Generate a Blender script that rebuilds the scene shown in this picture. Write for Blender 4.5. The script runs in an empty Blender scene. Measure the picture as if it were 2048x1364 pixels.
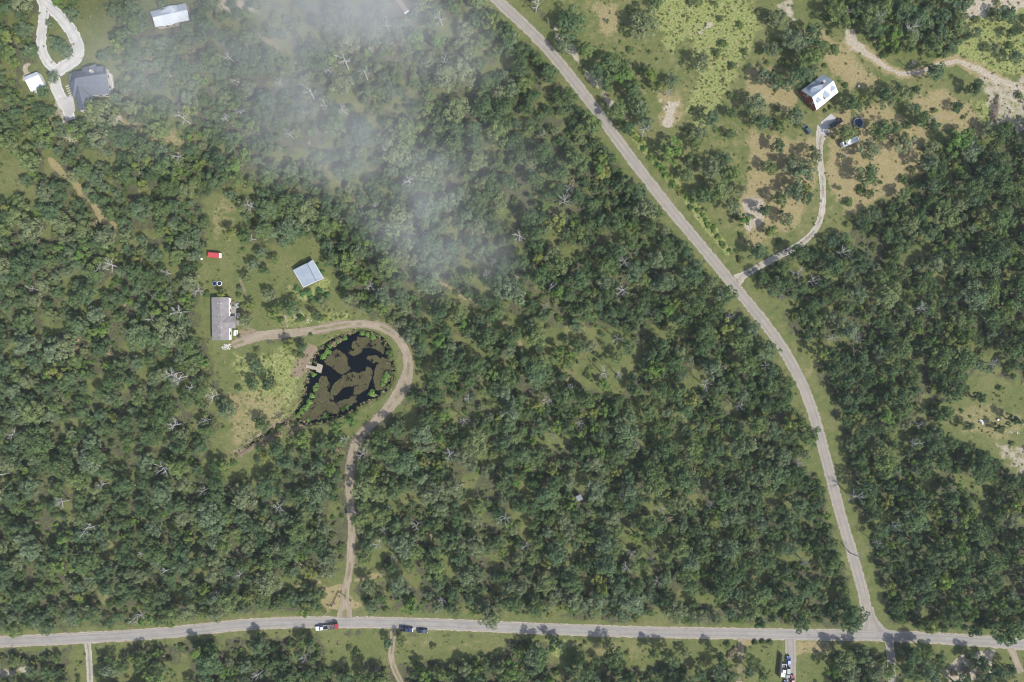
import bpy, math, random
import numpy as np
from mathutils import Vector, Matrix

# ------------------------------------------------------------------ camera, sky, sun, exposure
SC = bpy.context.scene
COL = SC.collection
K, H = 0.22, 300.0            # metres per photo pixel on the ground, flying height
cam_d = bpy.data.cameras.new('camera'); cam = bpy.data.objects.new('camera', cam_d); COL.objects.link(cam)
cam_d.sensor_width = 36.0
cam_d.lens = 36.0 * H / (2048 * K)
cam_d.clip_start = 1.0; cam_d.clip_end = 12000
cam.location = (0, 0, H)
SC.camera = cam
SUN_EL = math.radians(47)
SUN_V = Vector((0.74 * math.cos(SUN_EL), -0.673 * math.cos(SUN_EL), math.sin(SUN_EL)))
W = bpy.data.worlds.new('World'); SC.world = W; W.use_nodes = True
nt = W.node_tree; nt.nodes.clear()
sky = nt.nodes.new('ShaderNodeTexSky'); sky.sky_type = 'NISHITA'; sky.sun_disc = False
sky.sun_elevation = SUN_EL; sky.sun_rotation = math.atan2(SUN_V.x, SUN_V.y)
sky.air_density = 1.0; sky.dust_density = 2.0
bg = nt.nodes.new('ShaderNodeBackground'); bg.inputs[1].default_value = 0.15
wo = nt.nodes.new('ShaderNodeOutputWorld')
nt.links.new(sky.outputs[0], bg.inputs[0]); nt.links.new(bg.outputs[0], wo.inputs[0])
sun_d = bpy.data.lights.new('sun', 'SUN'); sun_d.energy = 3.9; sun_d.angle = math.radians(1.2); sun_d.color = (1.0, 0.965, 0.90)
sun = bpy.data.objects.new('sun', sun_d); COL.objects.link(sun)
sun.rotation_euler = (-SUN_V).to_track_quat('-Z', 'Y').to_euler(); sun.location = SUN_V * 500
SC.view_settings.view_transform = 'Standard'; SC.view_settings.look = 'None'
SC.view_settings.gamma = 1.0; SC.view_settings.use_curve_mapping = False
SC.view_settings.exposure = 0.6
SC.render.engine = 'CYCLES'
SC.cycles.max_bounces = 4; SC.cycles.diffuse_bounces = 2; SC.cycles.glossy_bounces = 2
SC.cycles.transmission_bounces = 3; SC.cycles.transparent_max_bounces = 6; SC.cycles.volume_bounces = 0
SC.cycles.use_denoising = True; SC.cycles.denoising_prefilter = 'ACCURATE'; SC.cycles.denoising_input_passes = 'RGB_ALBEDO_NORMAL'; SC.cycles.filter_width = 1.1

rng = np.random.default_rng(11)
R = random.Random(5)

# ------------------------------------------------------------------ helpers
def U(px, py, h=0.0):
    """world point at height h that stands at photo position px,py"""
    s = K * (H - h) / H
    return Vector(((px - 1024) * s, (682 - py) * s, h))

def link(o, parent=None):
    COL.objects.link(o)
    if parent is not None: o.parent = parent
    return o

def tag(o, label=None, cat=None, group=None, kind=None):
    if label: o['label'] = label
    if cat: o['category'] = cat
    if group: o['group'] = group
    if kind: o['kind'] = kind
    return o

def empty(name, loc=(0, 0, 0), rz=0.0, label=None, cat=None, group=None):
    o = bpy.data.objects.new(name, None); COL.objects.link(o)
    o.location = loc; o.rotation_euler = (0, 0, rz); o.empty_display_size = 0.3
    return tag(o, label, cat, group)

class MB:
    def __init__(self): self.v = []; self.f = []
    def add(self, vs, fs):
        b = len(self.v); self.v += [tuple(x) for x in vs]; self.f += [tuple(b + i for i in f) for f in fs]; return self
    def box(self, c, s, rz=0.0):
        x, y, z = s[0] / 2, s[1] / 2, s[2] / 2; ca, sa = math.cos(rz), math.sin(rz)
        vs = [(c[0] + ca * i * x - sa * j * y, c[1] + sa * i * x + ca * j * y, c[2] + k * z) for k in (-1, 1) for j in (-1, 1) for i in (-1, 1)]
        return self.add(vs, [(0, 2, 3, 1), (4, 5, 7, 6), (0, 1, 5, 4), (2, 6, 7, 3), (0, 4, 6, 2), (1, 3, 7, 5)])
    def tube(self, pts, rad, n=5, cap=True):
        pts = [Vector(p) for p in pts]; rings = []
        for i, p in enumerate(pts):
            d = (pts[min(i + 1, len(pts) - 1)] - pts[max(i - 1, 0)])
            d = d.normalized() if d.length > 1e-6 else Vector((0, 0, 1))
            a = d.cross(Vector((0.31, 0.9, 0.2))); a = a.normalized() if a.length > 1e-4 else d.orthogonal().normalized(); b = d.cross(a)
            r = rad[i] if isinstance(rad, (list, tuple)) else rad
            rings.append([p + (a * math.cos(2 * math.pi * k / n) + b * math.sin(2 * math.pi * k / n)) * r for k in range(n)])
        vs = [q for r_ in rings for q in r_]; fs = []
        for i in range(len(rings) - 1):
            for k in range(n):
                fs.append((i * n + k, i * n + (k + 1) % n, (i + 1) * n + (k + 1) % n, (i + 1) * n + k))
        if cap: fs.append(tuple(range(n))[::-1]); fs.append(tuple((len(rings) - 1) * n + k for k in range(n)))
        return self.add(vs, fs)
    def cyl(self, c, r, h, n=16, r2=None):
        r2 = r if r2 is None else r2
        vs = [(c[0] + r * math.cos(2 * math.pi * k / n), c[1] + r * math.sin(2 * math.pi * k / n), c[2]) for k in range(n)]
        vs += [(c[0] + r2 * math.cos(2 * math.pi * k / n), c[1] + r2 * math.sin(2 * math.pi * k / n), c[2] + h) for k in range(n)]
        fs = [(k, (k + 1) % n, n + (k + 1) % n, n + k) for k in range(n)] + [tuple(range(n))[::-1], tuple(n + k for k in range(n))]
        return self.add(vs, fs)
    def ring(self, c, r0, r1, h, n=28):
        vs = []; fs = []
        for k in range(n):
            a = 2 * math.pi * k / n; ca, sa = math.cos(a), math.sin(a)
            vs += [(c[0] + r0 * ca, c[1] + r0 * sa, c[2]), (c[0] + r1 * ca, c[1] + r1 * sa, c[2]), (c[0] + r1 * ca, c[1] + r1 * sa, c[2] + h), (c[0] + r0 * ca, c[1] + r0 * sa, c[2] + h)]
        for k in range(n):
            a, b = 4 * k, 4 * ((k + 1) % n)
            for i in range(4): fs.append((a + i, a + (i + 1) % 4, b + (i + 1) % 4, b + i))
        return self.add(vs, fs)
    def loft(self, secs, cap=True):
        n = len(secs[0]); vs = [p for s in secs for p in s]; fs = []
        for i in range(len(secs) - 1):
            for k in range(n): fs.append((i * n + k, i * n + (k + 1) % n, (i + 1) * n + (k + 1) % n, (i + 1) * n + k))
        if cap: fs.append(tuple(range(n))[::-1]); fs.append(tuple((len(secs) - 1) * n + k for k in range(n)))
        return self.add(vs, fs)
    def slab(self, poly, t):
        """polygon (3-D points) given a thickness t downwards"""
        n = len(poly); vs = [tuple(p) for p in poly] + [(p[0], p[1], p[2] - t) for p in poly]
        return self.add(vs, [tuple(range(n)), tuple(range(n, 2 * n))[::-1]] + [(k, n + k, n + (k + 1) % n, (k + 1) % n) for k in range(n)])
    def mesh(self, name, m, smooth=False):
        me = bpy.data.meshes.new(name); me.from_pydata(self.v, [], self.f); me.update()
        if m: me.materials.append(m)
        if smooth: me.polygons.foreach_set('use_smooth', [True] * len(me.polygons))
        return me
    def build(self, name, m, parent=None, smooth=False):
        return link(bpy.data.objects.new(name, self.mesh(name, m, smooth)), parent)

# ------------------------------------------------------------------ materials
class N:
    def __init__(self, m):
        m.use_nodes = True; self.t = m.node_tree; self.t.nodes.clear(); self.m = m
        self.out = self.n('ShaderNodeOutputMaterial')
    def n(self, typ, **kw):
        nd = self.t.nodes.new(typ)
        for k, v in kw.items(): setattr(nd, k, v)
        return nd
    def l(self, a, b): self.t.links.new(a, b)
    def put(self, sock, v):
        if isinstance(v, bpy.types.NodeSocket): self.l(v, sock)
        elif isinstance(v, (tuple, list)): sock.default_value = (*v, 1.0) if len(v) == 3 and sock.type == 'RGBA' else v
        else: sock.default_value = v
    def math(self, op, a, b=0.0, clamp=False):
        nd = self.n('ShaderNodeMath', operation=op, use_clamp=clamp); self.put(nd.inputs[0], a); self.put(nd.inputs[1], b); return nd.outputs[0]
    def mix(self, f, a, b, mode='MIX'):
        nd = self.n('ShaderNodeMix', data_type='RGBA', blend_type=mode); nd.clamp_factor = True
        self.put(nd.inputs[0], f); self.put(nd.inputs[6], a); self.put(nd.inputs[7], b); return nd.outputs[2]
    def noise(self, scale, vec=None, detail=3.0, rough=0.55, col=False):
        nd = self.n('ShaderNodeTexNoise'); nd.inputs['Scale'].default_value = scale; nd.inputs['Detail'].default_value = detail; nd.inputs['Roughness'].default_value = rough
        if vec is not None: self.l(vec, nd.inputs['Vector'])
        return nd.outputs[1] if col else nd.outputs[0]
    def pos(self): return self.n('ShaderNodeNewGeometry').outputs['Position']
    def obj(self): return self.n('ShaderNodeTexCoord').outputs['Object']
    def attr(self, name): return self.n('ShaderNodeAttribute', attribute_name=name).outputs['Fac']
    def step(self, x, lo, hi):
        nd = self.n('ShaderNodeMapRange', interpolation_type='SMOOTHSTEP'); self.put(nd.inputs[0], x)
        nd.inputs[1].default_value = lo; nd.inputs[2].default_value = hi; return nd.outputs[0]
    def bsdf(self, color, rough=0.8, spec=0.3, metal=0.0, bump=None, bs=0.3, bd=0.1):
        b = self.n('ShaderNodeBsdfPrincipled'); self.put(b.inputs['Base Color'], color); self.put(b.inputs['Roughness'], rough)
        b.inputs['Specular IOR Level'].default_value = spec; b.inputs['Metallic'].default_value = metal
        if bump is not None:
            bn = self.n('ShaderNodeBump'); bn.inputs['Strength'].default_value = bs; bn.inputs['Distance'].default_value = bd
            self.l(bump, bn.inputs['Height']); self.l(bn.outputs[0], b.inputs['Normal'])
        return b.outputs[0]
    def surf(self, s): self.l(s, self.out.inputs[0]); return self.m

def mat(name, a, b=None, scale=1.0, rough=0.8, spec=0.3, metal=0.0, lo=0.35, hi=0.65, bs=0.0, fine=None):
    """two tones mixed by noise, plus a finer grain"""
    n = N(bpy.data.materials.new(name)); p = n.pos()
    c = a
    if b is not None:
        c = n.mix(n.step(n.noise(scale, p, 4), lo, hi), a, b)
        g = n.step(n.noise(fine or scale * 6, p, 3), 0.3, 0.7)
        c = n.mix(n.math('MULTIPLY', g, 0.35), c, tuple(x * 0.6 for x in a))
    return n.surf(n.bsdf(c, rough, spec, metal, n.noise(scale * 5, p, 4) if bs else None, bs))

def foliage(name, cols, lum=1.0):
    n = N(bpy.data.materials.new(name)); p = n.pos()
    rnd = n.n('ShaderNodeObjectInfo').outputs['Random']
    ramp = n.n('ShaderNodeValToRGB'); cr = ramp.color_ramp
    cr.interpolation = 'LINEAR'
    while len(cr.elements) < len(cols): cr.elements.new(0.5)
    for i, c in enumerate(cols):
        cr.elements[i].position = i / (len(cols) - 1); cr.elements[i].color = (c[0] * lum, c[1] * lum, c[2] * lum, 1)
    n.l(n.math('FRACT', n.math('ADD', n.math('MULTIPLY', rnd, 0.55), n.math('MULTIPLY', n.noise(0.014, p, 2), 1.0))), ramp.inputs[0])
    tint = n.attr('tint')
    k = n.math('ADD', 0.66, n.math('MULTIPLY', tint, 0.62))
    vm = n.n('ShaderNodeVectorMath', operation='SCALE'); n.l(ramp.outputs[0], vm.inputs[0]); n.l(k, vm.inputs['Scale'])
    d = n.n('ShaderNodeBsdfDiffuse'); n.l(vm.outputs[0], d.inputs[0])
    t = n.n('ShaderNodeBsdfTranslucent'); n.l(vm.outputs[0], t.inputs[0])
    ms = n.n('ShaderNodeMixShader'); ms.inputs[0].default_value = 0.3
    n.l(d.outputs[0], ms.inputs[1]); n.l(t.outputs[0], ms.inputs[2])
    return n.surf(ms.outputs[0])

M = {}
M['oak'] = foliage('oak_leaves', [(.100, .156, .064), (.122, .172, .084), (.158, .204, .108), (.096, .150, .080), (.182, .210, .112), (.146, .198, .068), (.092, .146, .072), (.164, .208, .120)])
M['darkoak'] = foliage('deep_green_leaves', [(.076, .124, .052), (.090, .138, .054), (.070, .116, .056), (.102, .148, .056), (.082, .130, .062)])
M['leafy'] = foliage('bright_leaves', [(.125, .205, .050), (.175, .230, .056), (.105, .190, .052), (.205, .220, .066)])
M['cedar'] = foliage('dark_leaves', [(.066, .112, .052), (.080, .122, .060), (.090, .128, .056)])
M['shrub'] = foliage('shrub_leaves', [(.076, .128, .040), (.104, .150, .048), (.125, .150, .062), (.088, .144, .042)])
M['weed'] = foliage('weed_leaves', [(.115, .150, .040), (.160, .175, .058), (.190, .180, .080), (.100, .140, .042)])
M['lily'] = foliage('water_plant_leaves', [(.115, .215, .055), (.150, .245, .06)])
M['vine'] = foliage('vine_leaves', [(.075, .165, .062), (.09, .18, .06)])
M['dryweed'] = foliage('dry_stalks', [(.30, .25, .14), (.24, .20, .12), (.34, .29, .19)])
M['bark'] = mat('bark', (.10, .085, .065), (.16, .14, .11), 2.0, .9, .1)
M['deadwood'] = mat('grey_deadwood', (.30, .285, .27), (.46, .445, .43), 1.2, .85, .1)
M['shingle'] = mat('dark_grey_shingles', (.095, .108, .135), (.125, .135, .155), .8, .85, .2, fine=7)
M['shingle_b'] = mat('taupe_shingles', (.185, .172, .168), (.23, .216, .21), .6, .9, .15, fine=6)
def ribbed(name, c, c2, rough, ang, pitch=0.5, metal=0.0, depth=0.05):
    n = N(bpy.data.materials.new(name)); p = n.pos()
    mp = n.n('ShaderNodeMapping', vector_type='TEXTURE'); mp.inputs['Rotation'].default_value = (0, 0, ang); n.l(p, mp.inputs[0])
    w = n.n('ShaderNodeTexWave', wave_type='BANDS', bands_direction='X'); w.inputs['Scale'].default_value = 0.314 / pitch; n.l(mp.outputs[0], w.inputs[0])
    col = n.mix(n.step(n.noise(0.35, p, 4), .35, .7), c, c2)
    return n.surf(n.bsdf(col, rough, .4, metal, n.math('POWER', w.outputs[1], 4.0), .6, depth))
M['barnroof'] = ribbed('blue_grey_ribbed_metal', (.235, .275, .315), (.275, .310, .345), .45, math.radians(28), .6)
M['whiteroof'] = ribbed('white_ribbed_metal', (.58, .59, .60), (.52, .54, .57), .4, math.radians(-28), .5)
M['paleroof'] = ribbed('pale_ribbed_metal', (.42, .45, .48), (.50, .52, .54), .4, math.radians(10), .9)
M['greyroof'] = ribbed('grey_blue_ribbed_metal', (.34, .39, .43), (.30, .35, .39), .4, math.radians(-52), .6)
M['brickroof_sunlit'] = ribbed('sunlit_ribbed_metal', (.62, .63, .65), (.57, .59, .62), .4, math.radians(-52), .6)  # paler copy of the roof metal, for the slope in full sun
M['white'] = mat('white_paint', (.78, .78, .76), (.68, .68, .66), .5, .5)
M['cream'] = mat('cream_siding', (.55, .52, .46), (.47, .44, .38), .5, .7)
M['tan'] = mat('tan_siding', (.40, .35, .28), (.34, .3, .24), .5, .7)
M['glass'] = mat('dark_glass', (.02, .025, .03), None, rough=.08, spec=.6)
M['deckwood'] = mat('weathered_deck', (.22, .20, .17), (.29, .26, .22), 1.0, .85, .15)
M['oldwood'] = mat('pale_old_wood', (.34, .29, .22), (.27, .23, .165), 1.5, .85, .15)
M['concrete'] = mat('concrete', (.38, .37, .355), (.32, .31, .295), .25, .85, .15, fine=3)
M['steel'] = mat('galvanised_steel', (.38, .40, .42), (.32, .33, .35), 1.0, .45, .4, .4)
M['black'] = mat('black_plastic', (.018, .02, .024), None, rough=.5)
M['tyre'] = mat('tyre_rubber', (.025, .025, .025), None, rough=.8)
M['rim'] = mat('wheel_rim', (.45, .46, .48), None, rough=.35, metal=.7)
M['lens'] = mat('clear_lens', (.75, .75, .72), None, rough=.15)
M['redlens'] = mat('red_lens', (.35, .02, .02), None, rough=.2)
M['stone'] = mat('pale_stone', (.34, .32, .29), (.46, .44, .40), 1.3, .9, .1)
M['trampmat'] = mat('navy_mat', (.012, .030, .055), None, rough=.6)
M['pad'] = mat('grey_blue_pad', (.22, .25, .30), None, rough=.7)
M['rust'] = mat('rusty_slats', (.22, .14, .12), (.3, .22, .2), 1.5, .8)
M['brown'] = mat('brown_planks', (.13, .10, .08), (.17, .13, .1), 1.5, .85)
M['tarp'] = mat('blue_grey_tarp', (.22, .26, .33), (.3, .33, .38), 1.5, .6)
M['tubwater'] = mat('tub_water', (.01, .02, .05), None, rough=.1)
def paint(name, c, rough=.3):
    if name not in M: M[name] = mat(name, c, tuple(x * .85 for x in c), .8, rough, .5)
    return M[name]
def brick_mat():
    n = N(bpy.data.materials.new('red_brick')); p = n.obj()
    c = n.mix(n.step(n.noise(3, p, 3), .3, .7), (.30, .085, .06), (.22, .06, .05))
    return n.surf(n.bsdf(c, .9, .1, 0, n.noise(9, p, 3), .3, .03))
M['brick'] = brick_mat()

# ------------------------------------------------------------------ numpy fields over the photo plane (px units)
def vnoise(x, y, scale, seed):
    g = np.random.default_rng(seed).random((97, 97))
    u = x / scale + 1000.37; v = y / scale + 1000.73
    i = np.floor(u).astype(int); j = np.floor(v).astype(int); fu = u - i; fv = v - j
    fu = fu * fu * (3 - 2 * fu); fv = fv * fv * (3 - 2 * fv)
    a = g[i % 97, j % 97]; b = g[(i + 1) % 97, j % 97]; c = g[i % 97, (j + 1) % 97]; d = g[(i + 1) % 97, (j + 1) % 97]
    return (a * (1 - fu) + b * fu) * (1 - fv) + (c * (1 - fu) + d * fu) * fv

def sd_line(x, y, pts):
    best = np.full(x.shape, 1e9)
    for (ax, ay), (bx, by) in zip(pts[:-1], pts[1:]):
        dx, dy = bx - ax, by - ay; L = dx * dx + dy * dy + 1e-9
        t = np.clip(((x - ax) * dx + (y - ay) * dy) / L, 0, 1)
        best = np.minimum(best, np.hypot(x - ax - t * dx, y - ay - t * dy))
    return best

def sd_poly(x, y, pts):
    d = sd_line(x, y, list(pts) + [pts[0]]); ins = np.zeros(x.shape, bool)
    n = len(pts)
    for i in range(n):
        (ax, ay), (bx, by) = pts[i], pts[(i + 1) % n]
        if ay == by: continue
        c = ((ay > y) != (by > y)) & (x < (bx - ax) * (y - ay) / (by - ay) + ax)
        ins ^= c
    return np.where(ins, -d, d)

def smooth(pts, it=2):
    for _ in range(it):
        q = [pts[0]]
        for a, b in zip(pts[:-1], pts[1:]):
            q.append((a[0] * .75 + b[0] * .25, a[1] * .75 + b[1] * .25)); q.append((a[0] * .25 + b[0] * .75, a[1] * .25 + b[1] * .75))
        q.append(pts[-1]); pts = q
    return pts

# routes in photo pixels
LOWER = [(-120, 1292), (0, 1283), (90, 1280), (175, 1275), (260, 1271), (350, 1264), (430, 1255), (512, 1247), (640, 1244), (760, 1245), (900, 1249), (1024, 1255), (1150, 1260), (1280, 1264), (1400, 1266), (1536, 1268), (1650, 1270), (1760, 1271), (1850, 1275), (1950, 1281), (2048, 1289), (2170, 1302)]
DIAG = [(905, -95), (950, -45), (992, -2), (1030, 33), (1065, 66), (1100, 103), (1140, 152), (1178, 201), (1215, 252), (1250, 300), (1282, 343), (1320, 392), (1358, 439), (1400, 489), (1442, 540), (1484, 591), (1522, 637), (1556, 681), (1587, 733), (1613, 785), (1636, 857), (1656, 932), (1679, 1023), (1694, 1073), (1709, 1123), (1723, 1173), (1734, 1222), (1740, 1266)]
DRIVE = [(690, 1238), (690, 1215), (690, 1190), (694, 1165), (699, 1140), (702, 1100), (704, 1060), (702, 1020), (699, 985), (698, 955), (701, 920), (710, 888), (724, 866), (745, 847), (770, 824), (794, 796), (811, 765), (818, 735), (813, 705), (800, 681), (780, 662), (758, 652), (725, 647), (690, 649), (650, 656), (610, 663), (560, 668), (520, 671), (485, 683), (466, 690)]
DRIVE_BR = [(1474, 560), (1490, 549), (1512, 536), (1536, 523), (1566, 508), (1593, 493), (1610, 481), (1624, 468), (1636, 450), (1643, 430), (1646, 405), (1646, 380), (1644, 350), (1640, 320), (1638, 295), (1642, 270), (1648, 255)]
WHITE1 = [(70, -30), (84, 0), (89, 18), (86, 45), (82, 75), (83, 100), (92, 120), (108, 138), (118, 148)]
WHITE2 = [(88, 2), (104, 18), (125, 38), (142, 60), (153, 82), (158, 102), (152, 118), (136, 128), (118, 140), (106, 150), (112, 175), (124, 200), (136, 222), (142, 240)]
SPUR = [[(175, 1286), (177, 1300), (179, 1330), (181, 1390)], [(787, 1258), (785, 1285), (781, 1312), (788, 1338), (803, 1366), (812, 1390)],
        [(1482, 1274), (1481, 1300), (1479, 1335), (1477, 1390)], [(1580, 1276), (1582, 1300), (1581, 1330), (1579, 1390)],
        [(1779, 1280), (1781, 1300), (1783, 1335), (1786, 1390)], [(2020, 1296), (2030, 1315), (2042, 1345)]]
TRAIL_L = [(100, 318), (125, 345), (150, 365), (172, 390), (190, 412), (205, 440), (240, 455)]
SANDTRACK = [(1700, 85), (1730, 105), (1765, 130), (1800, 148), (1840, 144), (1875, 130), (1915, 122), (1955, 138), (2000, 160), (2070, 190)]
POND = [(583, 833), (598, 812), (607, 785), (612, 762), (622, 738), (627, 715), (640, 695), (662, 680), (690, 668), (718, 661), (745, 664), (765, 676), (777, 692), (783, 715), (788, 740), (785, 762), (772, 782), (752, 796), (728, 808), (705, 822), (678, 834), (648, 845), (620, 851), (600, 846)]
CREEK = [(590, 836), (570, 845), (548, 858), (525, 872), (505, 885), (488, 898), (470, 910)]

def ground_z(x, y):
    """height over the photo plane (px in)"""
    z = (vnoise(x, y, 60, 3) - .5) * .12
    lo = np.minimum(sd_line(x, y, LOWER), sd_line(x, y, DIAG))
    z = z * np.clip((lo - 14) / 20, 0, 1)
    for ln in (DRIVE, DRIVE_BR, WHITE1, WHITE2): z = z * np.clip((sd_line(x, y, ln) - 12) / 14, 0, 1)
    d = sd_poly(x, y, POND)
    z = z * np.clip((d - 4) / 20, 0, 1) - np.clip((5 - d) / 9, 0, 1) * 1.0
    c = sd_line(x, y, CREEK)
    z = z - np.clip((5.0 - c) / 5.0, 0, 1) * .8
    return z

# ------------------------------------------------------------------ land cover (density of trees, ground cover weights)
CLEAR = [  # polygon, tree density inside
    ([(-60, -60), (60, -60), (75, 60), (70, 130), (40, 145), (30, 300), (70, 330), (60, 240), (150, 240), (215, 240), (250, 130), (245, 40), (235, -60)], .45),
    ([(155, 0), (222, -30), (242, 40), (222, 100), (195, 128), (170, 118), (166, 80), (150, 40)], .0),
    ([(40, 130), (95, 118), (160, 118), (230, 120), (232, 200), (195, 235), (140, 245), (118, 210), (95, 180), (60, 195), (38, 165)], .06),
    ([(92, 60), (110, 52), (135, 80), (142, 105), (120, 128), (95, 105)], .0),
    ([(-60, 305), (55, 302), (66, 340), (52, 395), (-60, 408)], .0),
    ([(375, -60), (600, -60), (570, 40), (600, 95), (580, 140), (545, 110), (500, 80), (440, 60), (392, 30)], .30),
    ([(300, 5), (380, -15), (385, 50), (320, 60)], .1),
    ([(215, 225), (262, 238), (330, 262), (400, 285), (395, 305), (310, 290), (235, 262)], .18),
    ([(400, 398), (440, 372), (500, 338), (640, 283), (800, 205), (940, 150), (1055, 112), (1070, 135), (985, 152), (900, 190), (780, 245), (650, 305), (540, 340), (500, 372), (488, 440), (505, 482), (480, 500), (470, 560), (420, 560), (408, 500), (420, 450)], .03),
    ([(405, 500), (480, 480), (545, 478), (600, 468), (650, 480), (672, 540), (690, 590), (730, 620), (745, 645), (690, 660), (560, 668), (480, 690), (412, 690), (400, 590)], .02),
    ([(405, 680), (600, 680), (618, 720), (605, 780), (585, 810), (520, 862), (470, 905), (418, 945), (395, 930), (430, 850), (440, 800), (425, 735)], .01),
    ([(415, 930), (480, 890), (590, 850), (700, 830), (720, 870), (650, 880), (590, 900), (560, 930), (500, 960), (420, 990)], .18),
    ([(600, 650), (760, 640), (830, 690), (845, 760), (790, 830), (720, 880), (690, 860), (720, 830), (640, 855), (580, 850), (600, 780), (615, 720)], .03),
    ([(860, 555), (935, 590), (1005, 630), (1110, 655), (1260, 655), (1300, 700), (1260, 760), (1230, 800), (1170, 780), (1120, 740), (1050, 715), (990, 660), (900, 620)], .12),
    ([(1230, 800), (1300, 790), (1420, 860), (1480, 930), (1440, 960), (1380, 920), (1260, 870)], .45),
    ([(1280, 580), (1420, 560), (1430, 600), (1500, 680), (1440, 690), (1350, 640)], .6),
    ([(1035, -60), (2120, -60), (2120, 255), (1990, 295), (1930, 310), (1870, 330), (1810, 380), (1750, 420), (1700, 445), (1650, 480), (1560, 520), (1490, 555), (1440, 500), (1330, 360), (1240, 240), (1120, 90)], .015),
    ([(1640, -60), (1935, -60), (1930, 60), (1915, 112), (1860, 120), (1800, 112), (1745, 112), (1725, 70), (1650, 35)], .75),
    ([(1840, 300), (1990, 262), (2120, 240), (2120, 330), (1900, 350)], .55),
    ([(1862, 855), (1895, 792), (1935, 750), (2120, 760), (2120, 985), (2030, 960), (1985, 925), (1945, 900), (1880, 885)], .01),
    ([(635, 1262), (1020, 1268), (1020, 1315), (900, 1326), (780, 1335), (650, 1328)], .01),
    ([(1090, 1268), (1560, 1275), (1560, 1340), (1460, 1345), (1330, 1330), (1260, 1345), (1170, 1345), (1090, 1330)], .05),
    ([(1480, 1275), (1665, 1275), (1658, 1420), (1480, 1420)], .0),
    ([(1660, 1278), (1800, 1278), (1800, 1420), (1765, 1420), (1770, 1320), (1720, 1296), (1665, 1300)], .05),
    ([(1790, 1285), (2120, 1300), (2120, 1420), (1790, 1420)], .08),
    ([(600, 1150), (660, 1150), (680, 1130), (800, 1140), (800, 1162), (720, 1175), (725, 1225), (640, 1225), (655, 1185), (620, 1165)], .05),
    ([(1500, 1120), (1560, 1110), (1580, 1170), (1530, 1180)], .4), ([(1360, 1120), (1440, 1130), (1430, 1180), (1370, 1160)], .4),
    ([(0, 1330), (70, 1335), (60, 1420), (-60, 1420)], .1),
    ([(130, 1290), (235, 1285), (225, 1420), (140, 1420)], .15),
]
def gaps(x, y):
    """positive in the small natural openings of the woods"""
    return .395 - .62 * vnoise(x, y, 38, 8) - .38 * vnoise(x, y, 15, 9)
def density(x, y):
    d = np.full(x.shape, 1.0)
    xn = x + (vnoise(x, y, 14, 5) - .5) * 16; yn = y + (vnoise(x, y, 14, 6) - .5) * 16
    for poly, v in CLEAR:
        d = np.where(sd_poly(xn, yn, poly) < 0, v, d)
    d = np.where((d > .9) & (gaps(x, y) > 0), .16, d)
    return d
def blocked(x, y, r=0.0):
    """true where no trunk may stand (roads, tracks, water, buildings)"""
    b = (sd_line(x, y, LOWER) < 27 + r) | (sd_line(x, y, DIAG) < 27 + r) | (sd_line(x - 18, y + 6, DIAG) < 24 + r)
    b |= sd_line(x, y, DRIVE) < 17 + r; b |= sd_line(x, y, DRIVE_BR) < 9 + r
    b |= sd_line(x, y, WHITE1) < 14 + r; b |= sd_line(x, y, WHITE2) < 14 + r
    b |= sd_poly(x, y, POND) < 8 + r; b |= sd_line(x, y, CREEK) < 15 + r
    b |= sd_line(x, y, TRAIL_L) < 8 + r
    b |= sd_line(x, y, SANDTRACK) < 10 + r
    for s in SPUR: b |= sd_line(x, y, s) < 14 + r
    for (cx, cy, rr) in ((441, 640, 52), (616, 546, 42), (180, 178, 58), (68, 163, 34), (340, 32, 46), (1640, 184, 46), (1715, 247, 16), (1697, 286, 14), (1652, 245, 24), (1670, 250, 16), (1612, 260, 14), (432, 511, 20), (435, 567, 16), (805, 10, 24), (1157, 992, 9), (1988, 222, 26), (650, 1250, 30), (1575, 1340, 34)):
        b |= np.hypot(x - cx, y - cy) < rr + r
    return b

PAINT = []   # (layer, kind, points, half width / feather, strength)
def P(layer, kind, pts, w, s=1.0): PAINT.append((layer, kind, pts, w, s))
# grass
for poly, v in CLEAR:
    if v <= .5: P('grass', 'poly', poly, 14, .85)
P('grass', 'line', LOWER, 34, .9); P('grass', 'line', DIAG, 36, .9); P('grass', 'line', [(a + 16, b - 5) for a, b in DIAG], 34, .8)
P('dry', 'line', [(a + 14, b - 4) for a, b in DIAG], 30, .26); P('dry', 'line', LOWER, 26, .28)
P('grass', 'poly', [(-60, 305), (55, 302), (66, 340), (52, 395), (-60, 408)], 6, 1)
P('grass', 'poly', [(990, 640), (1100, 680), (1250, 690), (1250, 770), (1180, 770), (1080, 720)], 20, .9)
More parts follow.
